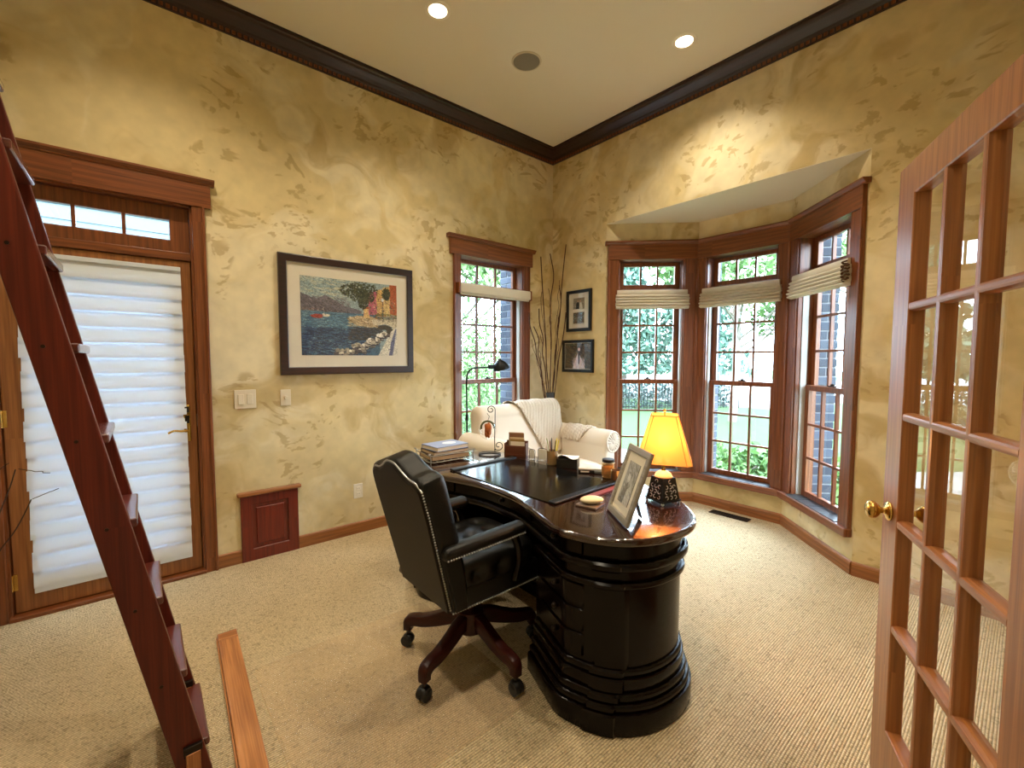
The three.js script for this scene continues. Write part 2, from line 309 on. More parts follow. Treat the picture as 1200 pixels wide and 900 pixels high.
function makeWindow(n, x, z, turn, { hw, cw, ghw, headHW, tile }) {
  const g = structGroup('window_' + n, [x, 0, z], turn);
  for (const s of [-1, 1]) {
    const a = s > 0 ? hw - 0.004 : -hw - cw, b = s > 0 ? hw + cw : -hw + 0.004;
    const c = obj('casing', bx(a, b, 0.30, 2.392, 0, 0.022, 0.005, 'y'), M.cherry, g);
    obj('casing_bead', bx(s > 0 ? b - 0.018 : a, s > 0 ? b : a + 0.018, 0.30, 2.392, 0.02, 0.032, 0.005, 'y'), M.cherry, c);
    obj('jamb', bx(s > 0 ? hw - 0.014 : -hw, s > 0 ? hw : -hw + 0.014, 0.28, 2.40, -TW, 0.004, 0, 'y'), M.cherry, g);
    obj('jamb_track', bx(s > 0 ? hw - 0.022 : -hw + 0.014, s > 0 ? hw - 0.014 : -hw + 0.022, 0.31, 2.10, -0.075, -0.03, 0, 'y'), M.vinyl, g);
  }
  obj('jamb_head', bx(-hw, hw, 2.386, 2.40, -TW, 0.004), M.cherry, g);
  const hb = obj('head_board', bx(-headHW + 0.03, headHW - 0.03, 2.388, 2.53, 0, 0.03, 0.003), M.cherry, g);
  obj('cap_moulding', capProfile(-headHW, headHW, 2.53, 0.03), M.cherry, hb);
  const e = hw - 0.016;
  sash('transom_sash', g, -e, e, 2.11, 2.384, -ghw, ghw, 2.165, 2.345, -0.12, 0.04, 1, M.cherry);
  obj('transom_bar', bx(-hw + 0.014, hw - 0.014, 2.06, 2.11, -TW, -0.03, 0.004), M.cherry, g);
  sash('upper_sash', g, -e, e, 1.175, 2.06, -ghw, ghw, 1.215, 2.03, -0.128, 0.036, 3, M.cherry);
  const low = sash('lower_sash', g, -e, e, 0.305, 1.215, -ghw, ghw, 0.355, 1.172, -0.09, 0.036, 3, M.cherry);
  obj('sash_lock', [bx(-0.03, 0.03, 1.215, 1.225, -0.115, -0.085, 0.003), at(cyl(0.012, 0.014, 0.014, 16), 0, 1.231, -0.1), bx(-0.004, 0.03, 1.228, 1.235, -0.103, -0.094, 0.002)], M.bronze, low);
  const st = obj('stool', [bx(-hw, hw, 0.262, 0.304, -TW, 0.002), bx(-headHW + 0.02, headHW - 0.02, 0.245, 0.306, 0, 0.055, 0.008)], M.cherry, g);
  if (tile) for (let k = 0; k < 4; k++) { const a = -hw + k * hw / 2; obj('slate_tile', bx(a + 0.003, a + hw / 2 - 0.003, 0.303, 0.311, -0.072, 0.042, 0.002), M.slate, st); }
  return g;
}
makeWindow(1, BW.c, ZB, 0, { hw: BW.hw, cw: 0.08, ghw: 0.345, headHW: 0.54, tile: false });
const bayC = [[(Q3[0] + Q2[0]) / 2, (Q3[1] + Q2[1]) / 2, -PI / 4, FACE], [Q1[0], (Q1[1] + Q2[1]) / 2, -PI / 2, MID], [(Q0[0] + Q1[0]) / 2, (Q0[1] + Q1[1]) / 2, -PI * 0.75, FACE]];
bayC.forEach(([x, z, t, L], i) => makeWindow(2 + i, x, z, t, { hw: HW, cw: i === 1 ? 0.085 : 0.112, ghw: 0.25, headHW: L / 2 + (i === 1 ? 0.028 : 0.012), tile: true }));

// bunched roman shades on the bay windows, a flat roller cassette on the back window
function foldProfile(y0, y1, n, depth, seed) { // (−z, y): folds bulging into the room
  const r = rng(seed), p = [[-0.004, y1]], h = (y1 - y0) / n;
  for (let k = 0; k < n; k++) { const yt = y1 - k * h, d = depth * (0.75 + 0.35 * r() + 0.12 * k / n); for (let j = 0; j <= 6; j++) { const a = j / 6 * PI; p.push([-(0.018 + Math.sin(a) * d), yt - h * (0.04 + 0.92 * j / 6)]); } }
  p.push([-0.004, y0 + 0.004]); return p;
}
const shadeLabels = ['bunched cream roman shade on the bay window behind the lit table lamp', 'bunched cream roman shade on the middle bay window', 'bunched cream roman shade with brown cord bundle on bay window nearest the glass door'];
bayC.forEach(([x, z, t], i) => {
  const g = thing('roman_shade', shadeLabels[i], 'window shade', [x, 0, z], t, 'roman shades in the bay');
  obj('valance', at(boxUV(profileX(foldProfile(2.045, 2.095, 1, 0.006, 3 + i), -0.335, 0.335), 'x'), 0, 0, 0.022), M.shade, g);
  const n = 5; for (let k = 0; k < n; k++) { const y1 = 2.05 - k * 0.027, wob = (k % 2) * 0.004; obj('fold', at(boxUV(profileX(foldProfile(y1 - 0.036, y1, 1, 0.030 + k * 0.003, 31 + i * 7 + k), -0.345 - wob, 0.345 + wob), 'x'), 0, 0, 0.022), M.shade, g); }
  if (i === 2) { const pts = []; const r = rng(9); for (let k = 0; k < 60; k++) { const a = k * 0.62; pts.push([0.338 + Math.cos(a) * (0.012 + 0.01 * r()), 2.06 - k * 0.0022 + 0.01 * r(), 0.06 + Math.sin(a) * (0.014 + 0.01 * r())]); } obj('cord_bundle', tube(pts, 0.006, 240, 6), P({ color: 0x54361f, roughness: 0.9 }), g); }
});
{
  const g = thing('roller_shade', 'rolled cream shade in its cassette across the window behind the armchair', 'window shade', [BW.c, 0, ZB]);
  obj('cassette', bx(-0.43, 0.445, 2.035, 2.125, 0.024, 0.075, 0.012, 'x'), M.shade, g);
  obj('hem_bar', bx(-0.42, 0.435, 2.02, 2.036, 0.035, 0.055, 0.004), M.shade, g);
  for (const s of [-1, 1]) obj('bracket', bx(s > 0 ? 0.445 : -0.45, s > 0 ? 0.465 : -0.43, 2.03, 2.13, 0.02, 0.07, 0.004), M.cherry, g);
}

// ---------------------------------------------------------------- glazed door with transom, back wall
const door1 = structGroup('door_1', [0, 0, ZB], 0);
{
  const a = -0.60, b = 0.275;
  for (const s of [0, 1]) { const x0 = s ? b - 0.003 : a - 0.066, x1 = s ? b + 0.066 : a + 0.003; const c = obj('casing', bx(x0, x1, 0, 2.392, 0, 0.024, 0.005, 'y'), M.cherry, door1); obj('casing_bead', bx(s ? x1 - 0.016 : x0, s ? x1 : x0 + 0.016, 0, 2.392, 0.02, 0.034, 0.005, 'y'), M.cherry, c); obj('jamb', bx(s ? b - 0.014 : a, s ? b : a + 0.014, 0, 2.39, -TW, 0.002, 0, 'y'), M.cherry, door1); }
  const hb = obj('head_board', bx(a - 0.10, b + 0.10, 2.388, 2.53, 0, 0.032, 0.003), M.cherry, door1);
  obj('cap_moulding', capProfile(a - 0.125, b + 0.122, 2.53, 0.032), M.cherry, hb);
  obj('jamb_head', bx(a, b, 2.378, 2.39, -TW, 0.002), M.cherry, door1);
  sash('transom_sash', door1, a + 0.015, b - 0.015, 2.095, 2.377, a + 0.115, b - 0.115, 2.17, 2.292, -0.06, 0.04, 1, M.cherry);
  obj('transom_bar', bx(a + 0.014, b - 0.014, 2.045, 2.095, -TW, -0.012, 0.004), M.cherry, door1);
  obj('door_sill', bx(a, b, 0, 0.022, -TW, 0.03, 0.004), M.cherry, door1);
  const sl = obj('door_slab', at(boxUV(extr(rect(a + 0.017, 0.026, b - 0.017, 2.042), 0.044, { holes: [rect(a + 0.125, 0.24, b - 0.125, 1.93)], bevel: 0.004 }), 'y'), 0, 0, -0.07), M.door, door1);
  obj('door_stop', [bx(a + 0.012, a + 0.03, 0.02, 2.05, -0.10, -0.0705, 0, 'y'), bx(b - 0.03, b - 0.012, 0.02, 2.05, -0.10, -0.0705, 0, 'y'), bx(a + 0.012, b - 0.012, 2.025, 2.05, -0.10, -0.0705), bx(a + 0.012, b - 0.012, 0.018, 0.04, -0.10, -0.0705)], M.cherry, door1);
  obj('pane', new THREE.PlaneGeometry(b - a - 0.25, 1.69), M.glass, sl).position.set((a + b) / 2, 1.085, -0.052);
  for (const y of [0.20, 1.10, 1.86]) obj('hinge', [at(cyl(0.007, 0.007, 0.09, 12), a + 0.012, y, -0.018), bx(a + 0.012, a + 0.034, y - 0.045, y + 0.045, -0.027, -0.022, 0.001)], M.brass, sl);
  const h = obj('handle_plate', bx(0.188, 0.226, 0.885, 1.125, -0.027, -0.016, 0.006), M.brass, sl);
  obj('lever', [at(cyl(0.009, 0.009, 0.05, 14).rotateX(PI / 2), 0.206, 0.962, 0.006), tube([[0.206, 0.962, 0.03], [0.17, 0.963, 0.034], [0.135, 0.968, 0.035], [0.105, 0.955, 0.036]], 0.0065, 24, 8)], M.brass, h);
  obj('keyhole_plate', [bx(0.195, 0.219, 1.005, 1.055, -0.017, -0.012, 0.002), bx(0.195, 0.219, 1.075, 1.112, -0.017, -0.011, 0.002)], M.bronze, h);
  obj('strike_plate', bx(b - 0.0155, b - 0.0145, 0.98, 1.06, -0.04, -0.012), M.steel, door1);
}
{ // soft fold shade hung on the door leaf
  const g = thing('door_shade', 'translucent white shade with soft horizontal folds covering the glazed door', 'window shade', [0, 0, ZB - 0.026]);
  const x0 = -0.505, x1 = 0.205, top = 1.975, bot = 0.15, n = 20, h = (top - bot) / n;
  for (let k = 0; k < n; k++) {
    const yt = top - k * h, pf = k ? [[-0.0065, yt + 0.018]] : [], pb = k ? [[-0.0053, yt + 0.018]] : [], sw = 0.004 * Math.sin(k * 2.3);
    for (let j = 0; j <= 8; j++) { const t = j / 8, z = 0.007 + 0.012 * Math.pow(Math.sin(t * PI * 0.5), 1.6); pf.push([-z, yt - t * h]); pb.push([-(z - 0.0012), yt - t * h]); }
    obj('fold', boxUV(profileX([...pf, ...pb.reverse()], x0 + sw, x1 + sw * 0.3), 'x'), M.sheer, g);
  }
  obj('head_rail', bx(x0, x1, top - 0.002, top + 0.025, 0.0, 0.02, 0.003), M.sheer, g);
  obj('hem_bar', bx(x0, x1, bot - 0.03, bot, 0.008, 0.016, 0.002), M.sheer, g);
}
// ---------------------------------------------------------------- open french door leaf on the right
{
  const d = [0.90205, -0.43163], E = [1.901, -0.283], W = 0.80;                       // free edge and direction hinge -> free edge
  const leaf = structGroup('door_2', [E[0] - d[0] * W, 0, E[1] - d[1] * W], Math.atan2(-d[1], d[0]));   // local x from hinge to free edge, local +z towards the wall behind it
  const H = 2.03, x1 = W - 0.122, x0 = 0.122, y0 = 0.235, y1 = 1.925, T = 0.042, cols = 3, rows = 5, mw = 0.010;
  const frame = obj('door_frame', at(boxUV(extr(rect(0, 0.012, W, H), T, { holes: [rect(x0, y0, x1, y1)], bevel: 0.003 }), 'y'), 0, 0, -T / 2), M.door, leaf);
  const cw = (x1 - x0) / cols, rh = (y1 - y0) / rows;
  const prof = (L) => { const p = [[-mw, -0.019], [-mw * 0.45, -0.0205], [mw * 0.45, -0.0205], [mw, -0.019], [mw + 0.004, -0.008], [mw + 0.004, 0.008], [mw, 0.019], [mw * 0.45, 0.0205], [-mw * 0.45, 0.0205], [-mw, 0.019], [-mw - 0.004, 0.008], [-mw - 0.004, -0.008]]; return extr(p, L); };
  for (let i = 1; i < cols; i++) { const g = boxUV(prof(y1 - y0), 'z'); g.rotateX(-PI / 2); g.translate(x0 + i * cw, y0, 0); obj('muntin', g, M.door, frame); }
  for (let j = 1; j < rows; j++) { const g = boxUV(prof(x1 - x0), 'z'); g.rotateZ(PI / 2); g.rotateY(PI / 2); g.translate(x0, y0 + j * rh, 0); obj('muntin', g, M.door, frame); }
  const pg = new THREE.PlaneGeometry(cw - 0.006, rh - 0.006);
  for (let i = 0; i < cols; i++) for (let j = 0; j < rows; j++) obj('pane', pg, M.glass, frame).position.set(x0 + (i + 0.5) * cw, y0 + (j + 0.5) * rh, 0);
  for (const s of [-1, 1]) {
    const k = obj('door_knob', lathe([[0, 0], [0.030, 0], [0.031, 0.004], [0.026, 0.009], [0.012, 0.012], [0.0095, 0.018], [0.010, 0.024], [0.018, 0.029], [0.0265, 0.038], [0.029, 0.047], [0.026, 0.056], [0.016, 0.062], [0, 0.064]], 32).rotateX(s > 0 ? PI / 2 : -PI / 2), M.brass, leaf);
    k.position.set(W - 0.062, 0.935, s * T / 2);
  }
  obj('latch_plate', bx(W - 0.001, W + 0.0015, 0.88, 0.99, -0.011, 0.011), M.bronze, leaf);
  obj('flush_bolt', bx(W - 0.001, W + 0.0015, 1.03, 1.06, -0.009, 0.009), M.bronze, leaf);
  for (const y of [0.2, 1.0, 1.82]) obj('hinge', at(cyl(0.007, 0.007, 0.09, 12), -0.006, y, 0.02), M.brass, leaf);
  // casing of the doorway the camera stands in
  const dc = structGroup('trim_5', [0, 0, ZF], 0);
  obj('casing', bx(1.19, 1.28, 0, 2.06, -0.022, 0, 0.004, 'y'), M.cherry, dc); obj('casing', bx(-0.51, -0.42, 0, 2.06, -0.022, 0, 0.004, 'y'), M.cherry, dc);
  obj('head_board', bx(-0.55, 1.32, 2.06, 2.20, -0.03, 0, 0.004, 'x'), M.cherry, dc);
}

// ================================================================ CEILING: recessed lamps and speaker
function recessedLamp(x, z, label) {
  const g = thing('recessed_light', label, 'ceiling light', [x, CEIL, z], 0, 'recessed ceiling lights');
  obj('trim_ring', lathe([[0.058, -0.001], [0.060, -0.006], [0.078, -0.006], [0.084, -0.001]], 40), P({ color: 0xeee6d4, roughness: 0.5 }), g);
  const glow = P({ color: 0xffffff, emissive: new THREE.Color().setRGB(1.0, 0.86, 0.62), emissiveIntensity: 4, roughness: 0.6 });
  obj('lamp_lens', at(cyl(0.058, 0.058, 0.006, 32), 0, -0.003, 0), glow, g);
  const s = new THREE.SpotLight(WARM, CAN, 0, PI * 0.36, 0.75, 2);
  s.name = 'lamp_light'; s.position.set(0, -0.02, 0); s.target.position.set(0, -3, 0); s.castShadow = true; s.shadow.radius = 2.5; s.shadow.mapSize.set(1024, 1024);
  g.add(s, s.target);
}
recessedLamp(1.536, -2.566, 'lit recessed ceiling light beside the long wall with the harbor painting');
recessedLamp(3.003, -1.683, 'lit recessed ceiling light in front of the bay window');
recessedLamp(0.07, -2.566, 'lit recessed ceiling light over the glazed door and ladder');
recessedLamp(1.536, -0.75, 'lit recessed ceiling light over the open french door');
recessedLamp(0.07, -0.80, 'lit recessed ceiling light over the doorway');
{
  const g = thing('ceiling_speaker', 'round grey speaker grille set flush in the ceiling', 'speaker', [2.297, CEIL, -2.559]);
  obj('rim', lathe([[0.098, -0.001], [0.100, -0.007], [0.110, -0.007], [0.114, -0.001]], 48), P({ color: 0xcfc3a8, roughness: 0.6 }), g);
  obj('grille', at(cyl(0.1, 0.1, 0.005, 48), 0, -0.003, 0), P({ color: 0x8f887b, roughness: 0.7, metalness: 0.2, bumpMap: weave, bumpScale: 0.002 }), g);
}

// ================================================================ THINGS ON THE WALLS
function paintStrokes(c, r, n, x0, y0, w, h, cols, lw, ang = 0, len = 14) { for (let i = 0; i < n; i++) { const x = x0 + r() * w, y = y0 + r() * h, a = ang + (r() - 0.5) * 0.5, l = len * (0.5 + r()); c.strokeStyle = cols[Math.floor(r() * cols.length)]; c.lineWidth = lw * (0.5 + r()); c.globalAlpha = 0.35 + 0.5 * r(); c.beginPath(); c.moveTo(x - Math.cos(a) * l / 2, y - Math.sin(a) * l / 2); c.lineTo(x + Math.cos(a) * l / 2, y + Math.sin(a) * l / 2); c.stroke(); } c.globalAlpha = 1; }
function poly(c, col, pts) { c.fillStyle = col; c.beginPath(); pts.forEach((p, i) => i ? c.lineTo(p[0], p[1]) : c.moveTo(p[0], p[1])); c.closePath(); c.fill(); }
const harborTex = canvasTex(900, 690, (c, W, H) => {
  const r = rng(404); c.lineCap = 'round';
  c.fillStyle = '#8fa3a8'; c.fillRect(0, 0, W, H);
  paintStrokes(c, r, 500, 0, 0, W * 0.6, H * 0.26, ['#7d959c', '#a9b9b8', '#c9cbbb', '#8aa0a6', '#b7b9a4'], 9, 0.1, 40);
  poly(c, '#6b6674', [[0, 150], [60, 165], [130, 190], [210, 150], [290, 190], [380, 235], [470, 255], [540, 270], [540, 320], [0, 320]]);
  poly(c, '#59545f', [[0, 145], [70, 175], [150, 225], [260, 262], [370, 285], [420, 305], [0, 320]]);
  paintStrokes(c, r, 500, 0, 165, 430, 140, ['#4c4853', '#7b7482', '#8a7f86', '#625b68', '#413f4c'], 4, 0.5, 22);
  paintStrokes(c, r, 60, 0, 272, 190, 22, ['#d9cfbd', '#b98d6b', '#8d4a3c', '#c9bfae'], 3, 0, 6);
  c.fillStyle = '#3f627c'; c.fillRect(0, 300, W * 0.8, H - 300);
  paintStrokes(c, r, 700, 0, 300, 600, 150, ['#4f7d99', '#6a96a9', '#3b5f80', '#8cb0b8', '#5b88a6'], 4, 0, 36);
  paintStrokes(c, r, 900, 0, 440, 620, 250, ['#1f2f52', '#2b4670', '#15203e', '#3d6a8f', '#24375f', '#1a2646'], 6, 0.06, 44);
  paintStrokes(c, r, 110, 60, 520, 430, 160, ['#7ea6b6', '#5c8aa4', '#9bbcc4'], 3, 0.05, 28);
  poly(c, '#9c3b33', [[75, 338], [95, 358], [175, 358], [190, 330], [150, 322], [110, 326]]); poly(c, '#d8d2c2', [[180, 318], [190, 345], [235, 345], [248, 322]]);
  c.strokeStyle = '#c9bfae'; c.lineWidth = 3; c.beginPath(); c.moveTo(195, 265); c.lineTo(195, 330); c.stroke();
  poly(c, '#b09a78', [[400, 345], [500, 318], [640, 318], [720, 345], [700, 420], [520, 415], [430, 385]]);
  paintStrokes(c, r, 500, 410, 330, 300, 95, ['#d6c8a6', '#8b7757', '#bda67f', '#6d5c45', '#e4d9bd'], 4, 0.2, 16);
  paintStrokes(c, r, 500, 420, 425, 330, 120, ['#2b2a32', '#3d3c47', '#55504f', '#22262f'], 6, 0.1, 26);
  poly(c, '#d9b67a', [[560, 250], [620, 235], [620, 335], [560, 335]]); poly(c, '#b0566f', [[610, 90], [690, 75], [700, 300], [610, 300]]); poly(c, '#c9a667', [[690, 60], [760, 50], [770, 320], [690, 320]]);
  poly(c, '#d2b678', [[760, 30], [830, 20], [830, 300], [760, 310]]); poly(c, '#a9542f', [[828, 0], [900, 0], [900, 300], [828, 290]]); poly(c, '#9c4a2f', [[540, 250], [590, 215], [640, 248]]);
  for (let i = 0; i < 26; i++) poly(c, ['#5a3b36', '#3a4a48', '#6e4a34'][i % 3], (([x, y]) => [[x, y], [x + 10, y], [x + 10, y + 20], [x, y + 20]])([575 + r() * 310, 60 + r() * 230]));
  paintStrokes(c, r, 260, 560, 120, 340, 190, ['#d9c48c', '#b96f84', '#c2844a', '#964730', '#dccfa8', '#6e5a44'], 4, 1.5, 14);
  for (const [x, y, a, b] of [[470, 90, 130, 60], [560, 60, 150, 55], [520, 130, 110, 60], [600, 130, 70, 60], [560, 190, 50, 60], [790, 90, 40, 60]]) for (let i = 0; i < 170; i++) { const t = r() * 6.28, q = Math.sqrt(r()); c.fillStyle = ['#2a3226', '#39442f', '#1e251f', '#4b5238'][Math.floor(r() * 4)]; c.beginPath(); c.ellipse(x + Math.cos(t) * a * q, y + Math.sin(t) * b * q, 9, 5, r() * 3, 0, 7); c.fill(); }
  paintStrokes(c, r, 260, 680, 285, 220, 55, ['#4c5a35', '#6f7d49', '#a8552f', '#2f3a26', '#c9a14f'], 5, 0.2, 12);
  poly(c, '#c9bfa6', [[640, 345], [900, 330], [900, 410], [860, 440], [840, 405], [770, 385], [700, 400], [650, 395]]);
  poly(c, '#3b3733', [[690, 430], [720, 398], [780, 392], [840, 410], [860, 445], [810, 520], [780, 440]]);
  for (let x = 700; x < 900; x += 14) { c.fillStyle = '#57504a'; c.fillRect(x, 318, 5, 40); } c.fillStyle = '#8d8576'; c.fillRect(690, 312, 210, 6);
  poly(c, '#d9d3c4', [[840, 450], [900, 400], [900, 690], [700, 690], [760, 590]]); poly(c, '#5f6486', [[880, 430], [895, 430], [850, 690], [810, 690], [835, 560]]);
  for (let i = 0; i < 90; i++) { const t = i / 90, x = 320 + t * 470 + (r() - 0.5) * 60, y = 670 - Math.pow(t, 1.6) * 190 + (r() - 0.5) * 60, s = 12 + r() * 26; c.fillStyle = ['#d8cfbd', '#8c8378', '#b3a995', '#565057', '#efe8d8'][Math.floor(r() * 5)]; c.beginPath(); c.ellipse(x, y, s, s * 0.62, r(), 0, 7); c.fill(); c.fillStyle = '#3a3740'; c.beginPath(); c.ellipse(x + 3, y + s * 0.6, s * 0.8, s * 0.2, 0, 0, 7); c.fill(); }
  c.fillStyle = '#d9dde0'; c.beginPath(); c.arc(752, 152, 16, 0, 7); c.fill(); c.fillStyle = '#4b4f55'; c.fillRect(749, 168, 6, 200);
  // brush pass: short dabs that pick up the colour below and vary it
  const px = c.getImageData(0, 0, W, H).data;
  for (let i = 0; i < 15000; i++) { const x = Math.floor(r() * W), y = Math.floor(r() * H), o = (y * W + x) * 4, k = 0.62 + 0.6 * r(), a = r() * 3.1, l = 4 + r() * 10; c.strokeStyle = `rgb(${Math.min(255, px[o] * k) | 0},${Math.min(255, px[o + 1] * k) | 0},${Math.min(255, px[o + 2] * k) | 0})`; c.lineWidth = 1.5 + r() * 4; c.beginPath(); c.moveTo(x, y); c.lineTo(x + Math.cos(a) * l, y + Math.sin(a) * l * 0.5); c.stroke(); }
});
const coupleTex = canvasTex(256, 200, (c, W, H) => { const r = rng(5); c.fillStyle = '#8a8172'; c.fillRect(0, 0, W, H); paintStrokes(c, r, 200, 0, 0, W, H, ['#a79d8a', '#6d675c', '#c8c1ae', '#857c6b'], 8, 0.3, 30); poly(c, '#23262b', [[60, 200], [70, 90], [110, 70], [140, 100], [140, 200]]); poly(c, '#d8d4cb', [[140, 200], [150, 90], [190, 80], [220, 200]]); c.fillStyle = '#c79c80'; c.beginPath(); c.ellipse(108, 55, 16, 20, 0, 0, 7); c.ellipse(165, 60, 15, 19, 0, 0, 7); c.fill(); });
const meadowTex = canvasTex(256, 200, (c, W, H) => { const r = rng(8); c.fillStyle = '#5d4a36'; c.fillRect(0, 0, W, H); paintStrokes(c, r, 300, 0, 0, W, H, ['#3f3226', '#8a6d4a', '#6c8f8d', '#a9c7c6', '#4b3c2e'], 8, 0.1, 26); });
const brideTex = canvasTex(400, 320, (c, W, H) => { const r = rng(12); c.fillStyle = '#4a3d30'; c.fillRect(0, 0, W, H); paintStrokes(c, r, 500, 0, 0, W, H, ['#6b573d', '#3a2f27', '#7d6a4b', '#2c2623', '#57604c'], 10, 0.4, 40); poly(c, '#d9cfd6', [[120, 320], [180, 170], [215, 100], [245, 170], [320, 320]]); paintStrokes(c, r, 160, 130, 190, 180, 130, ['#efe6ea', '#b9aabc', '#cfc2cc'], 6, 1.3, 40); poly(c, '#3a2a2c', [[205, 120], [220, 60], [235, 120], [228, 260], [212, 260]]); c.fillStyle = '#d3a58e'; c.beginPath(); c.ellipse(222, 75, 17, 22, 0, 0, 7); c.fill(); });
const portraitTex = canvasTex(200, 300, (c, W, H) => { const r = rng(15); c.fillStyle = '#8f8d8a'; c.fillRect(0, 0, W, H); paintStrokes(c, r, 300, 0, 0, W, H, ['#b0aeab', '#6d6b69', '#9c9a97', '#7b7977'], 10, 0.9, 40); poly(c, '#4c4a49', [[20, 300], [40, 190], [80, 150], [120, 180], [130, 300]]); poly(c, '#bdbab6', [[95, 300], [110, 190], [150, 165], [190, 230], [195, 300]]); c.fillStyle = '#c9c7c3'; c.beginPath(); c.ellipse(78, 118, 26, 34, 0.2, 0, 7); c.fill(); c.fillStyle = '#a9a7a3'; c.beginPath(); c.ellipse(140, 135, 24, 31, -0.2, 0, 7); c.fill(); paintStrokes(c, r, 200, 20, 40, 160, 250, ['#d6d4d0', '#545250', '#8f8d8a', '#3b3a39'], 4, 0.8, 22); });
const matWhite = P({ color: 0xd9d2c2, roughness: 0.9 });
function framed(g, w, h, fw, depth, frameMat, lipMat, prints) { // frame centred on the group, back at z = 0, face towards +z
  const f = obj('frame', boxUV(extr(rect(-w / 2, -h / 2, w / 2, h / 2), depth, { holes: [rect(-w / 2 + fw, -h / 2 + fw, w / 2 - fw, h / 2 - fw)], bevel: 0.006, seg: 2 }), 'x'), frameMat, g);
  if (lipMat) obj('inner_lip', at(extr(rect(-w / 2 + fw * 0.8, -h / 2 + fw * 0.8, w / 2 - fw * 0.8, h / 2 - fw * 0.8), 0.006, { holes: [rect(-w / 2 + fw + 0.004, -h / 2 + fw + 0.004, w / 2 - fw - 0.004, h / 2 - fw - 0.004)], bevel: 0.002 }), 0, 0, depth - 0.012), lipMat, f);
  obj('mat_board', bx(-w / 2 + fw - 0.004, w / 2 - fw + 0.004, -h / 2 + fw - 0.004, h / 2 - fw + 0.004, 0.004, depth * 0.5), matWhite, g);
  for (const [x, y, pw, ph, tex] of prints) { const m = obj('print', new THREE.BoxGeometry(pw, ph, 0.002), [M.black, M.black, M.black, M.black, P({ map: tex, roughness: 0.55 }), M.black], g); m.position.set(x, y, depth * 0.5 + 0.0012); }
  obj('glazing', new THREE.PlaneGeometry(w - 2 * fw + 0.004, h - 2 * fw + 0.004), M.glass, g).position.z = depth * 0.5 + 0.006;
}
framed(thing('framed_painting', 'large dark-framed harbor painting with cream mat between glazed door and window', 'painting', [1.279, 1.741, ZB]), 1.045, 0.874, 0.055, 0.034, M.crown, M.metalTrim, [[0, 0, 0.755, 0.585, harborTex]]);
const blackFrame = P({ color: 0x0e0d0d, roughness: 0.35 });
framed(thing('framed_photo', 'upright black frame with two small photos in a white mat', 'picture', [XR, 1.925, -3.09], -PI / 2), 0.34, 0.43, 0.032, 0.028, blackFrame, null, [[0, 0.075, 0.15, 0.115, coupleTex], [0, -0.075, 0.15, 0.115, meadowTex]]);
framed(thing('framed_photo', 'wide black frame with a photo of a person in a pale dress', 'picture', [XR, 1.45, -3.10], -PI / 2), 0.43, 0.34, 0.03, 0.028, blackFrame, null, [[0, 0, 0.355, 0.265, brideTex]]);
{
  let g = thing('light_switch', 'double cream rocker light switch plate beside the glazed door', 'light switch', [0.533, 1.143, ZB]);
  obj('plate', soft(0.13, 0.13, 0.008, 0.003, 2).translate(0, 0, 0.004), M.plastic, g);
  for (const s of [-1, 1]) { const k = obj('rocker', soft(0.036, 0.07, 0.006, 0.002, 2), M.plastic, g); k.position.set(s * 0.026, 0, 0.010); k.rotation.x = s * 0.06; }
  g = thing('dimmer_knob', 'single cream wall plate with round knob under the painting', 'dimmer', [0.787, 1.14, ZB]);
  obj('plate', soft(0.07, 0.116, 0.007, 0.003, 2).translate(0, 0, 0.0035), M.plastic, g);
  obj('knob', at(cyl(0.011, 0.014, 0.02, 24).rotateX(PI / 2), 0, 0, 0.016), M.plastic, g);
  g = thing('wall_outlet', 'white duplex electrical outlet low on the wall', 'outlet', [1.305, 0.347, ZB]);
  obj('plate', soft(0.075, 0.118, 0.006, 0.0025, 2).translate(0, 0, 0.003), P({ color: 0xe8e2d6, roughness: 0.4 }), g);
  for (const s of [-1, 1]) { const k = obj('socket', soft(0.034, 0.028, 0.004, 0.0018, 2).translate(0, s * 0.022, 0.0075), P({ color: 0xf0ebe0, roughness: 0.4 }), g); obj('slot', [bx(-0.008, -0.006, s * 0.022 - 0.005, s * 0.022 + 0.005, 0.009, 0.0102), bx(0.006, 0.008, s * 0.022 - 0.005, s * 0.022 + 0.005, 0.009, 0.0102)], M.black, k); }
}
{ // small panelled hatch at floor level
  const g = thing('wall_hatch', 'small red cherry panelled hatch door with ledge at floor level', 'hatch door', [0.664, 0, ZB]);
  obj('frame', at(boxUV(extr(rect(-0.184, 0, 0.184, 0.47), 0.022, { holes: [rect(-0.115, 0.085, 0.115, 0.40)], bevel: 0.003 }), 'y'), 0, 0, 0), M.hatch, g);
  const pn = obj('raised_panel', bx(-0.118, 0.118, 0.082, 0.403, 0, 0.008), M.hatch, g);
  obj('panel_field', at(boxUV(extr(rect(-0.09, 0.11, 0.09, 0.375), 0.010, { bevel: 0.005 }), 'y'), 0, 0, 0.007), M.hatch, pn);
  obj('ledge', bx(-0.205, 0.205, 0.468, 0.496, 0, 0.045, 0.009), M.door, g);
}
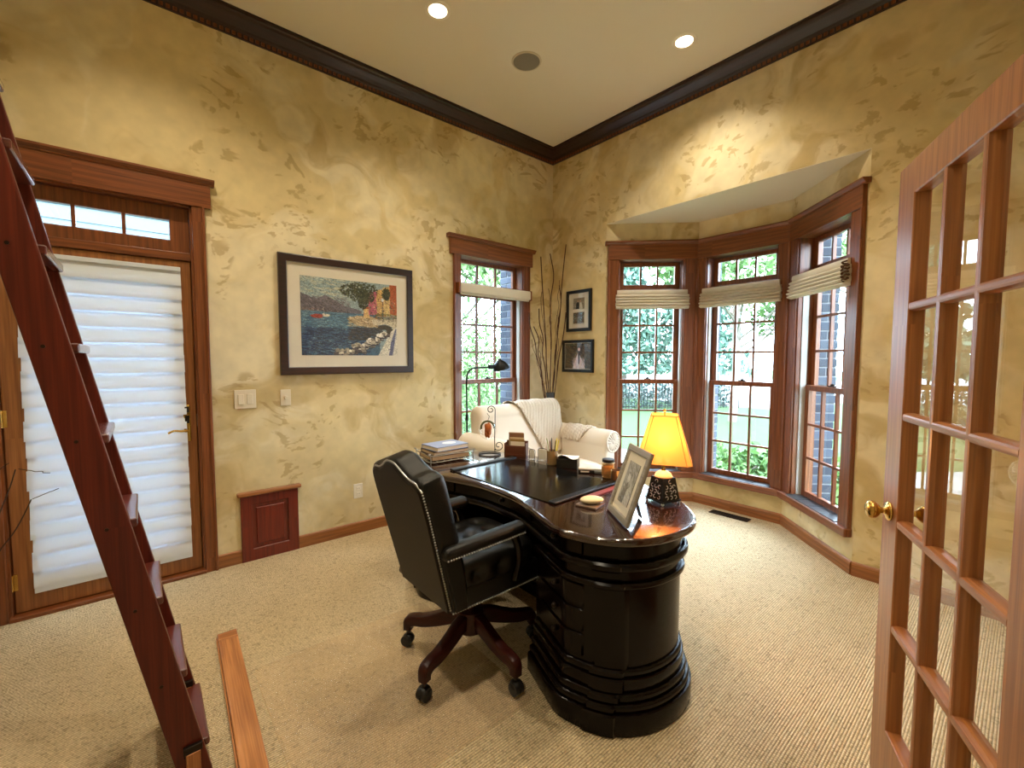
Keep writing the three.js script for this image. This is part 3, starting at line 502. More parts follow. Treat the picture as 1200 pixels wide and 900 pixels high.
// ---------------------------------------------------------------- floor register in the bay
{
  const g = thing('floor_vent', 'dark brown slotted floor vent in the carpet under the bay window', 'floor vent', [4.02, 0, -1.705], PI / 2 + 0.03);
  obj('rim', at(extr(rect(-0.17, -0.05, 0.17, 0.05), 0.006, { holes: [rect(-0.155, -0.036, 0.155, 0.036)], bevel: 0.002 }).rotateX(-PI / 2), 0, 0.001, 0), M.bronze, g);
  obj('duct', bx(-0.155, 0.155, 0.001, 0.002, -0.036, 0.036), M.black, g);
  for (let k = 0; k < 15; k++) { const m = obj('louver', bx(-0.0015, 0.0015, -0.003, 0.003, -0.036, 0.036), M.bronze, g); m.position.set(-0.145 + k * 0.0207, 0.0045, 0); m.rotation.z = 0.5; }
}
// ---------------------------------------------------------------- chair mat and loose plank
{
  const s = new THREE.Shape(), x0 = 0.335, x1 = 1.205, z0 = 1.28, z1 = 2.235, r = 0.04;
  s.moveTo(x0 + r, z0); s.lineTo(x1 - r, z0); s.quadraticCurveTo(x1, z0, x1, z0 + r); s.lineTo(x1, z1 - r); s.quadraticCurveTo(x1, z1, x1 - r, z1); s.lineTo(x0 + r, z1); s.quadraticCurveTo(x0, z1, x0, z1 - r); s.lineTo(x0, z0 + r); s.quadraticCurveTo(x0, z0, x0 + r, z0);
  const m = obj('chair_mat', at(extr(s, 0.004, { bevel: 0.0015 }).rotateX(-PI / 2), 0, 0.0005, 0), P({ color: 0xfdf8ee, roughness: 0.14, transmission: 0.9, thickness: 0 }));
  tag(m, 'frosted clear plastic chair mat on the carpet under the desk chair', 'chair mat');
  const g = thing('wood_plank', 'loose light-brown wooden plank lying flat on the carpet beside the ladder', 'plank', [0.280, 0, -2.61], -0.04);
  obj('board', bx(-0.042, 0.042, 0.002, 0.022, 0.075, 1.40, 0.004, 'z'), M.plank, g);
  obj('end_cap', bx(-0.0425, 0.0425, 0.001, 0.0225, 0, 0.0745, 0.004, 'x'), M.plank, g);
  obj('edge_strip', bx(-0.049, -0.0425, 0.0, 0.014, 0.02, 1.40, 0.002, 'z'), M.plank, g);
}
// ---------------------------------------------------------------- library ladder
{
  const g = thing('library_ladder', 'dark red wooden library ladder leaning in front of the glazed door', 'ladder', [0, 0, 0]);
  const sl = -0.198, xr = (y) => 0.112 + (y - 0.12) * sl, wd = 0.087, top = 2.80;
  for (const z of [-1.75, -2.15]) {
    const p = [[xr(0.012) - wd, 0.012], [xr(0.012), 0.012], [xr(top), top], [xr(top) - wd, top]];
    const s = obj('stile', at(boxUV(extr(p, 0.032, { bevel: 0.004, seg: 2 }), 'y'), 0, 0, z - (z < -2 ? 0.0 : 0.032)), M.ladder, g);
    const zc = z - (z < -2 ? 0 : 0.032) + 0.016, cx = xr(0.1) - wd / 2;
    obj('foot_bracket', bx(cx - 0.018, cx + 0.034, 0.118, 0.142, zc + 0.0155, zc + 0.03, 0.002), M.bronze, s);
    obj('foot_block', bx(cx - 0.012, cx + 0.028, 0.012, 0.118, zc + 0.0155, zc + 0.032, 0.003, 'y'), M.plank, s);
    obj('foot_pad', bx(cx - 0.02, cx + 0.06, 0, 0.0135, zc - 0.018, zc + 0.032, 0.003), M.black, s);
    for (let k = 0; k < 10; k++) { const y = 0.10 + k * 0.271; obj('screw_plug', at(cyl(0.005, 0.005, 0.002, 10).rotateX(PI / 2), xr(y) - 0.055, y + 0.005, zc + (z < -2 ? -0.0165 : 0.0165)), M.bronze, s); }
  }
  for (let k = 0; k < 10; k++) { const y = 0.10 + k * 0.271; obj('tread', bx(xr(y) - 0.084, xr(y) + 0.014, y - 0.012, y + 0.016, -2.118, -1.782, 0.006, 'z'), M.tread, g); }
  for (const z of [-1.766, -2.134]) obj('hook', tube([[xr(2.7) - wd, 2.66, z], [-0.50, 2.70, z], [-0.535, 2.74, z], [-0.56, 2.72, z], [-0.565, 2.69, z]], 0.008, 24, 8), M.bronze, g);
  const rl = thing('ladder_rail', 'dark metal rail on wall brackets that the library ladder hooks over', 'rail', [-0.54, 2.70, 0]);
  obj('rail_tube', at(cyl(0.016, 0.016, 3.2, 16).rotateX(PI / 2), 0, 0, -1.75), M.bronze, rl);
  for (const z of [-0.3, -1.2, -2.5, -3.2]) obj('rail_bracket', [bx(XL + 0.54, -0.01, -0.008, 0.008, z - 0.012, z + 0.012), bx(XL + 0.54, XL + 0.55, -0.04, 0.04, z - 0.03, z + 0.03)], M.bronze, rl);
}

// ================================================================ KIDNEY DESK
const DZ = -1.73, DTOP = 0.767;
const half = [[0, 2.06], [0.25, 2.045], [0.5, 1.99], [0.69, 1.905], [0.765, 1.85], [0.857, 1.743], [0.889, 1.663], [0.897, 1.563], [0.873, 1.438], [0.82, 1.341], [0.78, 1.298], [0.72, 1.258], [0.64, 1.226], [0.565, 1.212], [0.48, 1.235], [0.33, 1.286], [0.15, 1.338], [0, 1.347]];
const ring = [...half.map(([u, x]) => [x, DZ + u]), ...half.slice(1, -1).reverse().map(([u, x]) => [x, DZ - u])];
const kidney = new THREE.CatmullRomCurve3(ring.map(([x, z]) => new THREE.Vector3(x, 0, z)), true, 'centripetal').getSpacedPoints(220).slice(0, -1).map((p) => [p.x, p.z]);
function inset(pts, d) {
  const n = pts.length;
  return pts.map((p, i) => { const a = pts[(i + n - 1) % n], b = pts[(i + 1) % n], tx = b[0] - a[0], tz = b[1] - a[1], l = Math.hypot(tx, tz); return [p[0] - tz / l * d * SIGN, p[1] + tx / l * d * SIGN]; });
}
const SIGN = (() => { let a = 0; kidney.forEach((p, i) => { const q = kidney[(i + 1) % kidney.length]; a += p[0] * q[1] - q[0] * p[1]; }); return a > 0 ? 1 : -1; })();
function withKnee(pts, kh = 0.30, xin = 1.74) {
  const out = []; let done = false;
  for (const p of pts) { if (p[0] < 1.6 && Math.abs(p[1] - DZ) < kh) { if (!done) { done = true; const side = Math.sign(out[out.length - 1][1] - DZ), xf = out[out.length - 1][0] + 0.004; out.push([xf, DZ + side * kh], [xin, DZ + side * kh], [xin, DZ - side * kh], [xf, DZ - side * kh]); } } else out.push(p); }
  return out;
}
const arc = (pts, side, u0, u1) => pts.filter((p) => p[0] < 1.56 && (p[1] - DZ) * side > u0 && (p[1] - DZ) * side < u1).sort((a, b) => a[1] - b[1]);
function strip(side, u0, u1, dOut, dIn, y0, y1, bevel) { const o = arc(inset(kidney, dOut), side, u0, u1), i = arc(inset(kidney, dIn), side, u0, u1); return rounded(slab([...o, ...i.reverse()], y0, y1, { bevel })); }
const rounded = (g, a = 0.7) => toCreasedNormals(g, a);
{
  const g = thing('kidney_desk', 'glossy dark mahogany kidney-shaped pedestal desk', 'desk');
  const lay = (name, d, y0, y1, knee, bevel, mat, parent = g, seg = 2) => obj(name, rounded(slab(knee ? withKnee(inset(kidney, d)) : inset(kidney, d), y0, y1, { bevel, seg })), mat, parent);
  lay('desk_top', 0, 0.735, DTOP, false, 0.011, M.deskTop, g, 3);
  const fr = lay('frieze', 0.052, 0.66, 0.736, false, 0, M.desk);
  lay('frieze_moulding', 0.028, 0.625, 0.661, false, 0.012, M.desk, fr, 3);
  const bd = lay('pedestal_body', 0.058, 0.2, 0.626, true, 0, M.desk);
  lay('waist_moulding', 0.040, 0.552, 0.578, true, 0.009, M.desk, bd, 3);
  const pl = lay('plinth', 0.004, 0, 0.088, true, 0.008, M.desk);
  lay('base_moulding', 0.014, 0.087, 0.118, true, 0.010, M.desk, pl, 3); lay('base_moulding', 0.026, 0.117, 0.152, true, 0.010, M.desk, pl, 3); lay('base_moulding', 0.038, 0.151, 0.205, true, 0.006, M.desk, pl); lay('base_moulding', 0.046, 0.204, 0.236, true, 0.010, M.desk, pl, 3);
  for (const s of [1, -1]) {
    const p = obj('pilaster', strip(s, 0.68, 0.785, 0.050, 0.07, 0.2, 0.552, 0.004), M.desk, g);
    obj('pilaster_base', [strip(s, 0.675, 0.79, -0.004, 0.04, 0, 0.088, 0.006), strip(s, 0.675, 0.79, 0.006, 0.04, 0.087, 0.118, 0.008), strip(s, 0.675, 0.79, 0.018, 0.06, 0.117, 0.152, 0.008), strip(s, 0.675, 0.79, 0.030, 0.06, 0.151, 0.205, 0.006), strip(s, 0.675, 0.79, 0.038, 0.07, 0.204, 0.236, 0.008)], M.desk, p);
    obj('pilaster_cap', strip(s, 0.675, 0.79, 0.020, 0.06, 0.625, 0.661, 0.009), M.desk, p); obj('pilaster_band', strip(s, 0.675, 0.79, 0.032, 0.06, 0.552, 0.578, 0.008), M.desk, p);
    for (const [y0, y1] of [[0.255, 0.345], [0.355, 0.445], [0.455, 0.545], [0.667, 0.728]]) {
      const d = obj('drawer', strip(s, 0.35, 0.65, y0 > 0.6 ? 0.044 : 0.050, 0.07, y0, y1, 0.004), M.desk, g);
      const k = arc(inset(kidney, y0 > 0.6 ? 0.036 : 0.042), s, 0.485, 0.52)[0];
      obj('knob', new THREE.SphereGeometry(0.011, 16, 10).scale(1, 1, 1).translate(k[0], (y0 + y1) / 2, k[1]), M.bronze, d);
    }
  }
  const cd = obj('drawer', rounded(slab([...arc(inset(kidney, 0.044), 1, -0.27, 0.27), ...arc(inset(kidney, 0.07), 1, -0.27, 0.27).reverse()], 0.667, 0.728, { bevel: 0.004 })), M.desk, g);
  obj('knob', new THREE.SphereGeometry(0.011, 16, 10).translate(1.385, 0.697, DZ), M.bronze, cd);
  // carved rosettes on the frieze at the rounded ends
  for (const s of [1, -1]) { const q = inset(kidney, 0.048).filter((p) => p[0] > 1.6 && (p[1] - DZ) * s > 0.75).sort((a, b) => b[0] - a[0])[4]; const m = obj('carved_rosette', [new THREE.TorusGeometry(0.024, 0.007, 10, 28), new THREE.SphereGeometry(0.012, 14, 10).scale(1, 1, 0.6), new THREE.TorusGeometry(0.013, 0.004, 8, 20).translate(0, 0, 0.004)].map(clean), M.desk, fr); m.position.set(q[0], 0.697, q[1]); m.rotation.y = s > 0 ? 0.75 : PI - 0.75; }
}
// ---------------------------------------------------------------- leather desk pad
{
  const g = thing('desk_pad', 'black leather desk pad with padded side bars on the kidney desk', 'desk pad', [1.625, DTOP, -1.775], 0.045);
  obj('sheet', soft(0.50, 0.006, 0.80, 0.0028, 2).translate(0, 0.0032, 0), M.pad, g);
  for (const s of [-1, 1]) obj('side_bar', soft(0.505, 0.014, 0.042, 0.0065, 3).translate(0, 0.0075, s * 0.392), M.leather, g);
  const f = obj('red_folder', bx(-0.10, 0.20, 0, 0.007, -0.018, 0.018, 0.002), P({ color: 0x6e2114, roughness: 0.5 }));
  f.position.set(1.66, DTOP, -1.333); f.rotation.y = 0.05; tag(f, 'slim red folder lying between the desk pad and the photo frame', 'folder');
}
// ================================================================ SWIVEL DESK CHAIR
function cushion(w, h, d, pw = 5, tufts = [], n = 22) {
  const g = new THREE.BoxGeometry(1, 1, 1, n, Math.max(6, n >> 1), n), p = g.attributes.position, v = new THREE.Vector3();
  for (let i = 0; i < p.count; i++) {
    v.set(p.getX(i) * 2, p.getY(i) * 2, p.getZ(i) * 2);
    const k = Math.pow(Math.abs(v.x) ** pw + Math.abs(v.y) ** pw + Math.abs(v.z) ** pw, 1 / pw) || 1; v.divideScalar(k);
    v.set(v.x * w / 2, v.y * h / 2, v.z * d / 2);
    for (const [tx, ty, tz, r, dep] of tufts) { const q = Math.hypot(v.x - tx, v.y - ty, v.z - tz); if (q < r) { const f = Math.pow(1 - q / r, 2) * dep, l = Math.hypot(tx * 0, ty, tz) || 1; if (Math.abs(ty) > h * 0.3) v.y -= Math.sign(ty) * f; else v.z -= Math.sign(tz) * f; } }
    p.setXYZ(i, v.x, v.y, v.z);
  }
  g.computeVertexNormals(); const m = mergeVertices(g.deleteAttribute('uv').deleteAttribute('normal'), 1e-5); m.computeVertexNormals(); return boxUV(m, 'x', false);
}
const nailGeo = new THREE.IcosahedronGeometry(0.0042, 1);
function nails(path, step = 0.0115) { const c = new THREE.CatmullRomCurve3(path.map((p) => new THREE.Vector3(...p)), false, 'catmullrom', 0.1), n = Math.max(2, Math.round(c.getLength() / step)); return join(c.getSpacedPoints(n).map((p) => clean(nailGeo.clone().translate(p.x, p.y, p.z)))); }
{
  const g = thing('desk_chair', 'black leather swivel desk chair with nailhead trim and red wooden star base', 'chair', [1.12, 0.005, -1.63]);
  const lean = 14.3 * PI / 180, place = (q) => { q.rotateZ(lean); q.translate(-0.234, 0.415, 0); return q; };
  const top = (k, e = 0) => [[0.212 * k, 0.02], [0.222 * k, 0.20], [0.232 * k, 0.42], [0.226 * k, 0.545 - e], [0.19 * k, 0.572 - e], [0.14 * k, 0.578 - e], [0.09 * k, 0.598 - e], [0.045 * k, 0.622 - e], [0, 0.628 - e]];
  const sil = (k, e) => { const r = top(k, e), s = new THREE.Shape(); s.moveTo(0, 0); s.lineTo(0.208 * k, 0); s.splineThru([...r, ...r.slice(0, -1).reverse().map((p) => [-p[0], p[1]])].map((p) => new THREE.Vector2(p[0], p[1]))); s.lineTo(-0.208 * k, 0); return s; };
  const toX = (q) => q.rotateY(PI / 2);
  const back = obj('backrest', rounded(boxUV(place(toX(extr(sil(1, 0), 0.115, { bevel: 0.032, seg: 5, curve: 10 }))), 'y', false), 0.9), M.leather, g);
  obj('outer_back', boxUV(place(toX(extr(sil(0.93, 0.022), 0.01, { bevel: 0.004, seg: 1, curve: 10 }))).translate(-0.004, 0, 0), 'y', false), M.leatherBack, back);
  const w3 = (w, h, dx) => { const v = new THREE.Vector3(dx, h, w).applyAxisAngle(new THREE.Vector3(0, 0, 1), lean); return [v.x - 0.234, v.y + 0.415, v.z]; };
  const rim = top(0.972, 0.012);
  for (const s of [1, -1]) { const m = obj('nailhead_trim', nails(rim.slice(0, 4).map((p) => w3(p[0] * s, p[1], 0.006))), M.metalTrim, back); m.userData.kind = 'stuff'; }
  obj('piping', tube([...rim.slice(3).map((p) => w3(p[0], p[1], 0.006)), ...rim.slice(3, -1).reverse().map((p) => w3(-p[0], p[1], 0.006))], 0.0042, 60, 8), M.metalTrim, back);
  const tuft = []; for (const a of [-0.12, 0, 0.12]) for (const b of [-0.12, 0, 0.12]) tuft.push([a, 0.065, b, 0.075, 0.02]); for (const a of [-0.12, 0.0, 0.12]) for (const s of [-1, 1]) tuft.push([a, 0, s * 0.22, 0.06, 0.022]);
  obj('seat_cushion', cushion(0.47, 0.135, 0.445, 5, tuft, 40).translate(0.005, 0.545, 0), M.leather, g);
  const fr = obj('seat_frame', rounded(soft(0.47, 0.10, 0.43, 0.02, 3).translate(0.005, 0.462, 0), 0.9), M.leather, g);
  for (const s of [1, -1]) { const m = obj('nailhead_trim', nails([[-0.225, 0.422, s * 0.214], [0.0, 0.421, s * 0.2165], [0.23, 0.422, s * 0.214]]), M.metalTrim, fr); m.userData.kind = 'stuff'; }
  for (const s of [1, -1]) {
    const a = obj('armrest', rounded(soft(0.42, 0.056, 0.070, 0.0275, 6).rotateZ(0.03).translate(-0.075, 0.683, s * 0.222), 1), M.leather, g);
    const m = obj('nailhead_trim', nails([[-0.27, 0.661, s * 0.254], [-0.08, 0.666, s * 0.2555], [0.115, 0.672, s * 0.254]]), M.metalTrim, a); m.userData.kind = 'stuff';
    obj('arm_post', tube([[0.08, 0.66, s * 0.222], [0.10, 0.61, s * 0.222], [0.105, 0.55, s * 0.224], [0.085, 0.46, s * 0.218]], 0.018, 20, 10), M.desk, a);
    obj('arm_panel', boxUV(extr([[-0.215, 0.425], [-0.16, 0.425], [-0.17, 0.54], [-0.20, 0.66], [-0.275, 0.66], [-0.24, 0.54]], 0.02, { bevel: 0.004 }).translate(0, 0, s * 0.215 - 0.01), 'y'), M.leather, a);
  }
  const cx = 0.035, cz = -0.045, R = 0.325;
  const hub = obj('column', [at(cyl(0.028, 0.028, 0.2, 24), cx, 0.31, cz), at(cyl(0.05, 0.05, 0.012, 24), cx, 0.41, cz), at(cyl(0.062, 0.07, 0.095, 28), cx, 0.185, cz), bx(cx - 0.12, cx + 0.12, 0.395, 0.416, cz - 0.08, cz + 0.08, 0.004)], M.starBase, g);
  for (let k = 0; k < 5; k++) {
    const th = (89 + 72 * k) * PI / 180, L = new THREE.Group(); // around the column
    const prof = [[0.03, 0.155], [0.03, 0.225], [0.10, 0.222], [0.17, 0.192], [0.24, 0.168], [0.285, 0.163], [0.325, 0.152], [0.343, 0.128], [0.343, 0.082], [0.305, 0.082], [0.298, 0.108], [0.24, 0.112], [0.16, 0.128], [0.09, 0.150]];
    const s = new THREE.Shape(); s.moveTo(...prof[0]); s.lineTo(...prof[1]); s.splineThru(prof.slice(2, 9).map((p) => new THREE.Vector2(...p))); s.lineTo(...prof[9]); s.splineThru(prof.slice(10).map((p) => new THREE.Vector2(...p)));
    const put = (q) => { q.rotateY(-th); q.translate(cx, 0, cz); return q; };
    const lg = obj('leg', put(rounded(boxUV(extr(s, 0.046, { bevel: 0.008, seg: 3, curve: 4 }).translate(0, 0, -0.023), 'x'), 0.7)), M.starBase, g);
    obj('caster', [put(at(cyl(0.009, 0.009, 0.05, 12), R, 0.075, 0)), put(at(cyl(0.027, 0.027, 0.018, 24).rotateX(PI / 2), R + 0.004, 0.029, 0.013)), put(at(cyl(0.027, 0.027, 0.018, 24).rotateX(PI / 2), R + 0.004, 0.029, -0.013)), put(clean(new THREE.SphereGeometry(0.03, 18, 12, 0, PI * 2, 0, PI / 2)).scale(1, 0.9, 0.9).translate(R, 0.034, 0))], M.black, lg);
  }
}
// ================================================================ ARMCHAIR IN THE CORNER, WITH THROW
{
  const g = thing('armchair', 'wide cream upholstered armchair with rolled arms in front of the window', 'armchair', [2.72, 0, -2.78]);
  // back: leaning slab with a rolled top, profile as (−z, y)
  const bp = new THREE.Shape(); bp.moveTo(0.40, 0.16); bp.lineTo(0.43, 0.55); bp.quadraticCurveTo(0.46, 0.86, 0.47, 0.90); bp.absarc(0.375, 0.905, 0.095, -0.05, PI * 1.02, false); bp.quadraticCurveTo(0.26, 0.78, 0.20, 0.45); bp.lineTo(0.18, 0.16);
  const pb = extr(bp, 0.99, { bevel: 0.045, seg: 5, curve: 14 }); pb.rotateY(PI / 2); pb.translate(-0.495, 0, 0);
  obj('back', rounded(boxUV(pb, 'x', false), 0.9), M.linen, g);
  for (const s of [-1, 1]) {
    const ap = new THREE.Shape(); ap.moveTo(-0.075, 0.10); ap.lineTo(0.075, 0.10); ap.lineTo(0.078, 0.57); ap.absarc(0.035, 0.665, 0.105, -0.9, PI + 0.35, false); ap.quadraticCurveTo(-0.06, 0.55, -0.075, 0.45);
    const q = extr(ap, 0.80, { bevel: 0.03, seg: 4, curve: 14 }); if (s < 0) q.scale(-1, 1, 1); q.translate(s * 0.50, 0, -0.45);
    if (s < 0) { const idx = q.attributes.position; for (let i = 0; i < idx.count; i += 3) for (const a of Object.values(q.attributes)) { const n = a.itemSize; for (let c = 0; c < n; c++) { const t = a.array[(i + 1) * n + c]; a.array[(i + 1) * n + c] = a.array[(i + 2) * n + c]; a.array[(i + 2) * n + c] = t; } } q.computeVertexNormals(); }
    const arm = obj('arm', rounded(boxUV(q, 'z', false), 0.9), M.linen, g);
    // gathered fabric on the scroll front
    const pleats = []; for (let k = 0; k < 18; k++) { const a = k / 18 * 2 * PI; pleats.push(clean(new THREE.SphereGeometry(1, 10, 6)).scale(0.036, 0.0085, 0.012).translate(0.052, 0, 0).rotateZ(a)); }
    pleats.push(clean(new THREE.SphereGeometry(0.018, 14, 10)).scale(1, 1, 0.7)); pleats.push(clean(new THREE.TorusGeometry(0.092, 0.008, 8, 36)));
    obj('scroll_front', join(pleats).translate(s * 0.535, 0.665, 0.352), M.linen, arm);
  }
  obj('seat_cushion', cushion(0.84, 0.19, 0.62, 6, [], 24).translate(0, 0.41, 0.06), M.linen, g);
  obj('seat_base', rounded(soft(0.95, 0.24, 0.78, 0.03, 3).translate(0, 0.20, -0.06), 0.9), M.linen, g);
  for (const [x, z] of [[-0.42, 0.28], [0.42, 0.28], [-0.42, -0.38], [0.42, -0.38]]) obj('foot', at(cyl(0.025, 0.018, 0.09, 16), x, 0.045, z), M.crown, g);
}
// cloth laid over a path: path(v) gives a point and outward normal for a place v along it and x across
function drape(nu, nv, f, th) {
  const pos = [], idx = [], uv = [];
  for (let side = 0; side < 2; side++) for (let j = 0; j <= nv; j++) for (let i = 0; i <= nu; i++) { const [p, n, a, b] = f(i / nu, j / nv), k = side ? 0.001 : th; pos.push(p[0] + n[0] * k, p[1] + n[1] * k, p[2] + n[2] * k); uv.push(a, b); }
  const W = nu + 1, S = W * (nv + 1);
  for (let j = 0; j < nv; j++) for (let i = 0; i < nu; i++) { const a = j * W + i, b = a + 1, c = a + W, d = c + 1; idx.push(a, b, c, b, d, c, S + a, S + c, S + b, S + b, S + c, S + d); }
  const edge = []; for (let i = 0; i < nu; i++) edge.push([i, i + 1], [nv * W + i + 1, nv * W + i]); for (let j = 0; j < nv; j++) edge.push([(j + 1) * W, j * W], [j * W + nu, (j + 1) * W + nu]);
  for (const [a, b] of edge) idx.push(a, S + a, b, b, S + a, S + b);
  const g = new THREE.BufferGeometry(); g.setAttribute('position', new THREE.Float32BufferAttribute(pos, 3)); g.setAttribute('uv', new THREE.Float32BufferAttribute(uv, 2)); g.setIndex(idx); g.computeVertexNormals(); return g;
}
{
  const g = thing('throw_blanket', 'cream cable-knit throw blanket draped over the corner of the armchair', 'blanket', [2.72, 0, -2.78]);
  // section of the armchair back as (y, z), from behind over the roll and down the front
  const sec = [[0.62, -0.452], [0.80, -0.472]]; for (let k = 0; k <= 10; k++) { const a = k / 10 * PI * 1.0; sec.push([0.905 + Math.sin(a) * 0.106, -0.375 - Math.cos(a) * 0.106]); } sec.push([0.80, -0.246], [0.70, -0.226], [0.60, -0.206], [0.50, -0.192]);
  const cv = new THREE.CatmullRomCurve3(sec.map(([y, z]) => new THREE.Vector3(0, y, z))), LEN = cv.getLength();
  obj('back_drape', drape(30, 48, (u, v) => {
    const t = 0.12 + v * 0.86, p = cv.getPointAt(t), tg = cv.getTangentAt(t), n = [0, tg.z, -tg.y];
    
    const left = -0.12 + 0.34 * Math.max(0, (t - 0.42) / 0.58), right = 0.505 - 0.04 * v, x = left + (right - left) * u;
    const nn = n;
    const wave = 0.004 + 0.004 * Math.sin(u * 21 + v * 5) + 0.003 * Math.sin(u * 9 - v * 8);
    return [[x, p.y + nn[1] * wave, p.z + nn[2] * wave], nn, x + v * 0.2, t * LEN];
  }, 0.009), M.knit, g);
  // piece lying over the right arm
  obj('arm_drape', drape(22, 30, (u, v) => {
    const z = -0.20 + u * (0.24 + 0.10 * v), a = -0.25 + v * 2.9, cx = 0.535, cy = 0.665, r = 0.108 + 0.004 * Math.sin(u * 14 + v * 4);
    const n = [-Math.cos(a), Math.sin(a), 0]; return [[cx + n[0] * r, cy + n[1] * r, z + 0.03 * Math.sin(v * 4)], n, z, v * 0.33];
  }, 0.010), M.knit, g);
}
// ---------------------------------------------------------------- tall vase of bare branches in the corner
function branchTube(r, base, tip, rad, wob) { const p = []; for (let k = 0; k <= 8; k++) { const t = k / 8; p.push([mix(base[0], tip[0], t) + (r() - 0.5) * wob * t, mix(base[1], tip[1], t), mix(base[2], tip[2], t) + (r() - 0.5) * wob * t]); } return tube(p, rad, 26, 5); }
{
  const g = thing('branch_vase', 'tall dark vase of bare brown branches in the corner behind armchair', 'vase', [3.33, 0, -3.31]);
  obj('vase', lathe([[0, 0], [0.075, 0], [0.085, 0.02], [0.07, 0.30], [0.055, 0.65], [0.042, 1.0], [0.05, 1.06], [0.046, 1.06], [0.038, 1.0], [0.03, 0.6]], 32), P({ color: 0x4a4c52, roughness: 0.3, metalness: 0.3 }), g);
  const r = rng(61), bark = P({ color: 0x4a2a1c, roughness: 0.9 });
  const tips = [[0.10, 2.62, 0.10], [-0.02, 2.52, 0.02], [-0.20, 2.45, 0.05], [-0.26, 1.75, 0.02], [0.02, 1.9, 0.18], [-0.12, 1.95, -0.05], [-0.38, 1.88, 0.06], [0.09, 2.2, 0.06]];
  for (const t of tips) { const b = obj('branch', branchTube(r, [0, 0.7, 0], t, 0.0055, 0.05), bark, g); obj('twig', [branchTube(r, [t[0] * 0.45, 0.7 + (t[1] - 0.7) * 0.45, t[2] * 0.45], [t[0] * 0.8 + 0.06 * (r() - 0.5), t[1] * 0.86, t[2] * 0.8 - 0.05 * r()], 0.0028, 0.03)], bark, b); }
}
{
  const g = thing('twig_vase', 'slim vase with thin bare twigs reaching in front of the glazed door', 'vase', [-0.60, 0, -2.62]);
  obj('vase', lathe([[0, 0], [0.06, 0], [0.065, 0.02], [0.05, 0.25], [0.035, 0.5], [0.04, 0.54], [0.036, 0.54], [0.03, 0.5]], 28), P({ color: 0x5a4636, roughness: 0.5 }), g);
  const r = rng(71), bark = P({ color: 0x3a2a22, roughness: 0.9 });
  for (const [t, k] of [[[0.10, 0.92, 0.02], 0], [[0.24, 0.86, 0.05], 1], [[0.20, 0.98, 0.0], 2]]) { const b = obj('branch', branchTube(r, [0, 0.35, 0], t, 0.0022, 0.03), bark, g); obj('twig', branchTube(r, t, [t[0] + 0.08, t[1] + 0.09 - k * 0.06, t[2]], 0.0015, 0.02), bark, b); }
}
// ---------------------------------------------------------------- black pharmacy floor lamp beside the armchair
{
  const g = thing('floor_lamp', 'slim black pharmacy floor lamp with domed head in front of the window', 'floor lamp', [2.19, 0, -3.22]);
  obj('base', lathe([[0, 0], [0.12, 0], [0.125, 0.012], [0.115, 0.022], [0.02, 0.032], [0, 0.032]], 36), M.iron, g);
  const pole = obj('pole', tube([[0, 0.03, 0], [0, 0.5, 0], [0, 1.0, 0], [0, 1.24, 0], [0.012, 1.30, 0.004], [0.05, 1.335, 0.012], [0.12, 1.342, 0.03], [0.22, 1.345, 0.05]], 0.0075, 60, 10), M.iron, g);
  obj('collar', [at(cyl(0.013, 0.013, 0.05, 16), 0, 0.90, 0), at(cyl(0.012, 0.012, 0.03, 16), 0, 0.62, 0)], M.iron, pole);
  const hd = obj('lamp_head', lathe([[0.075, 0], [0.078, 0.004], [0.072, 0.028], [0.055, 0.058], [0.032, 0.078], [0.016, 0.088], [0.016, 0.10], [0, 0.10], [0.02, 0.07], [0.05, 0.04], [0.070, 0.004]], 36), M.iron, g); hd.position.set(0.335, 1.325, 0.07); hd.rotation.set(0, 0, 0.25);
  obj('socket_barrel', at(cyl(0.02, 0.02, 0.10, 20).rotateZ(PI / 2), 0.255, 1.348, 0.057), M.iron, g);
}

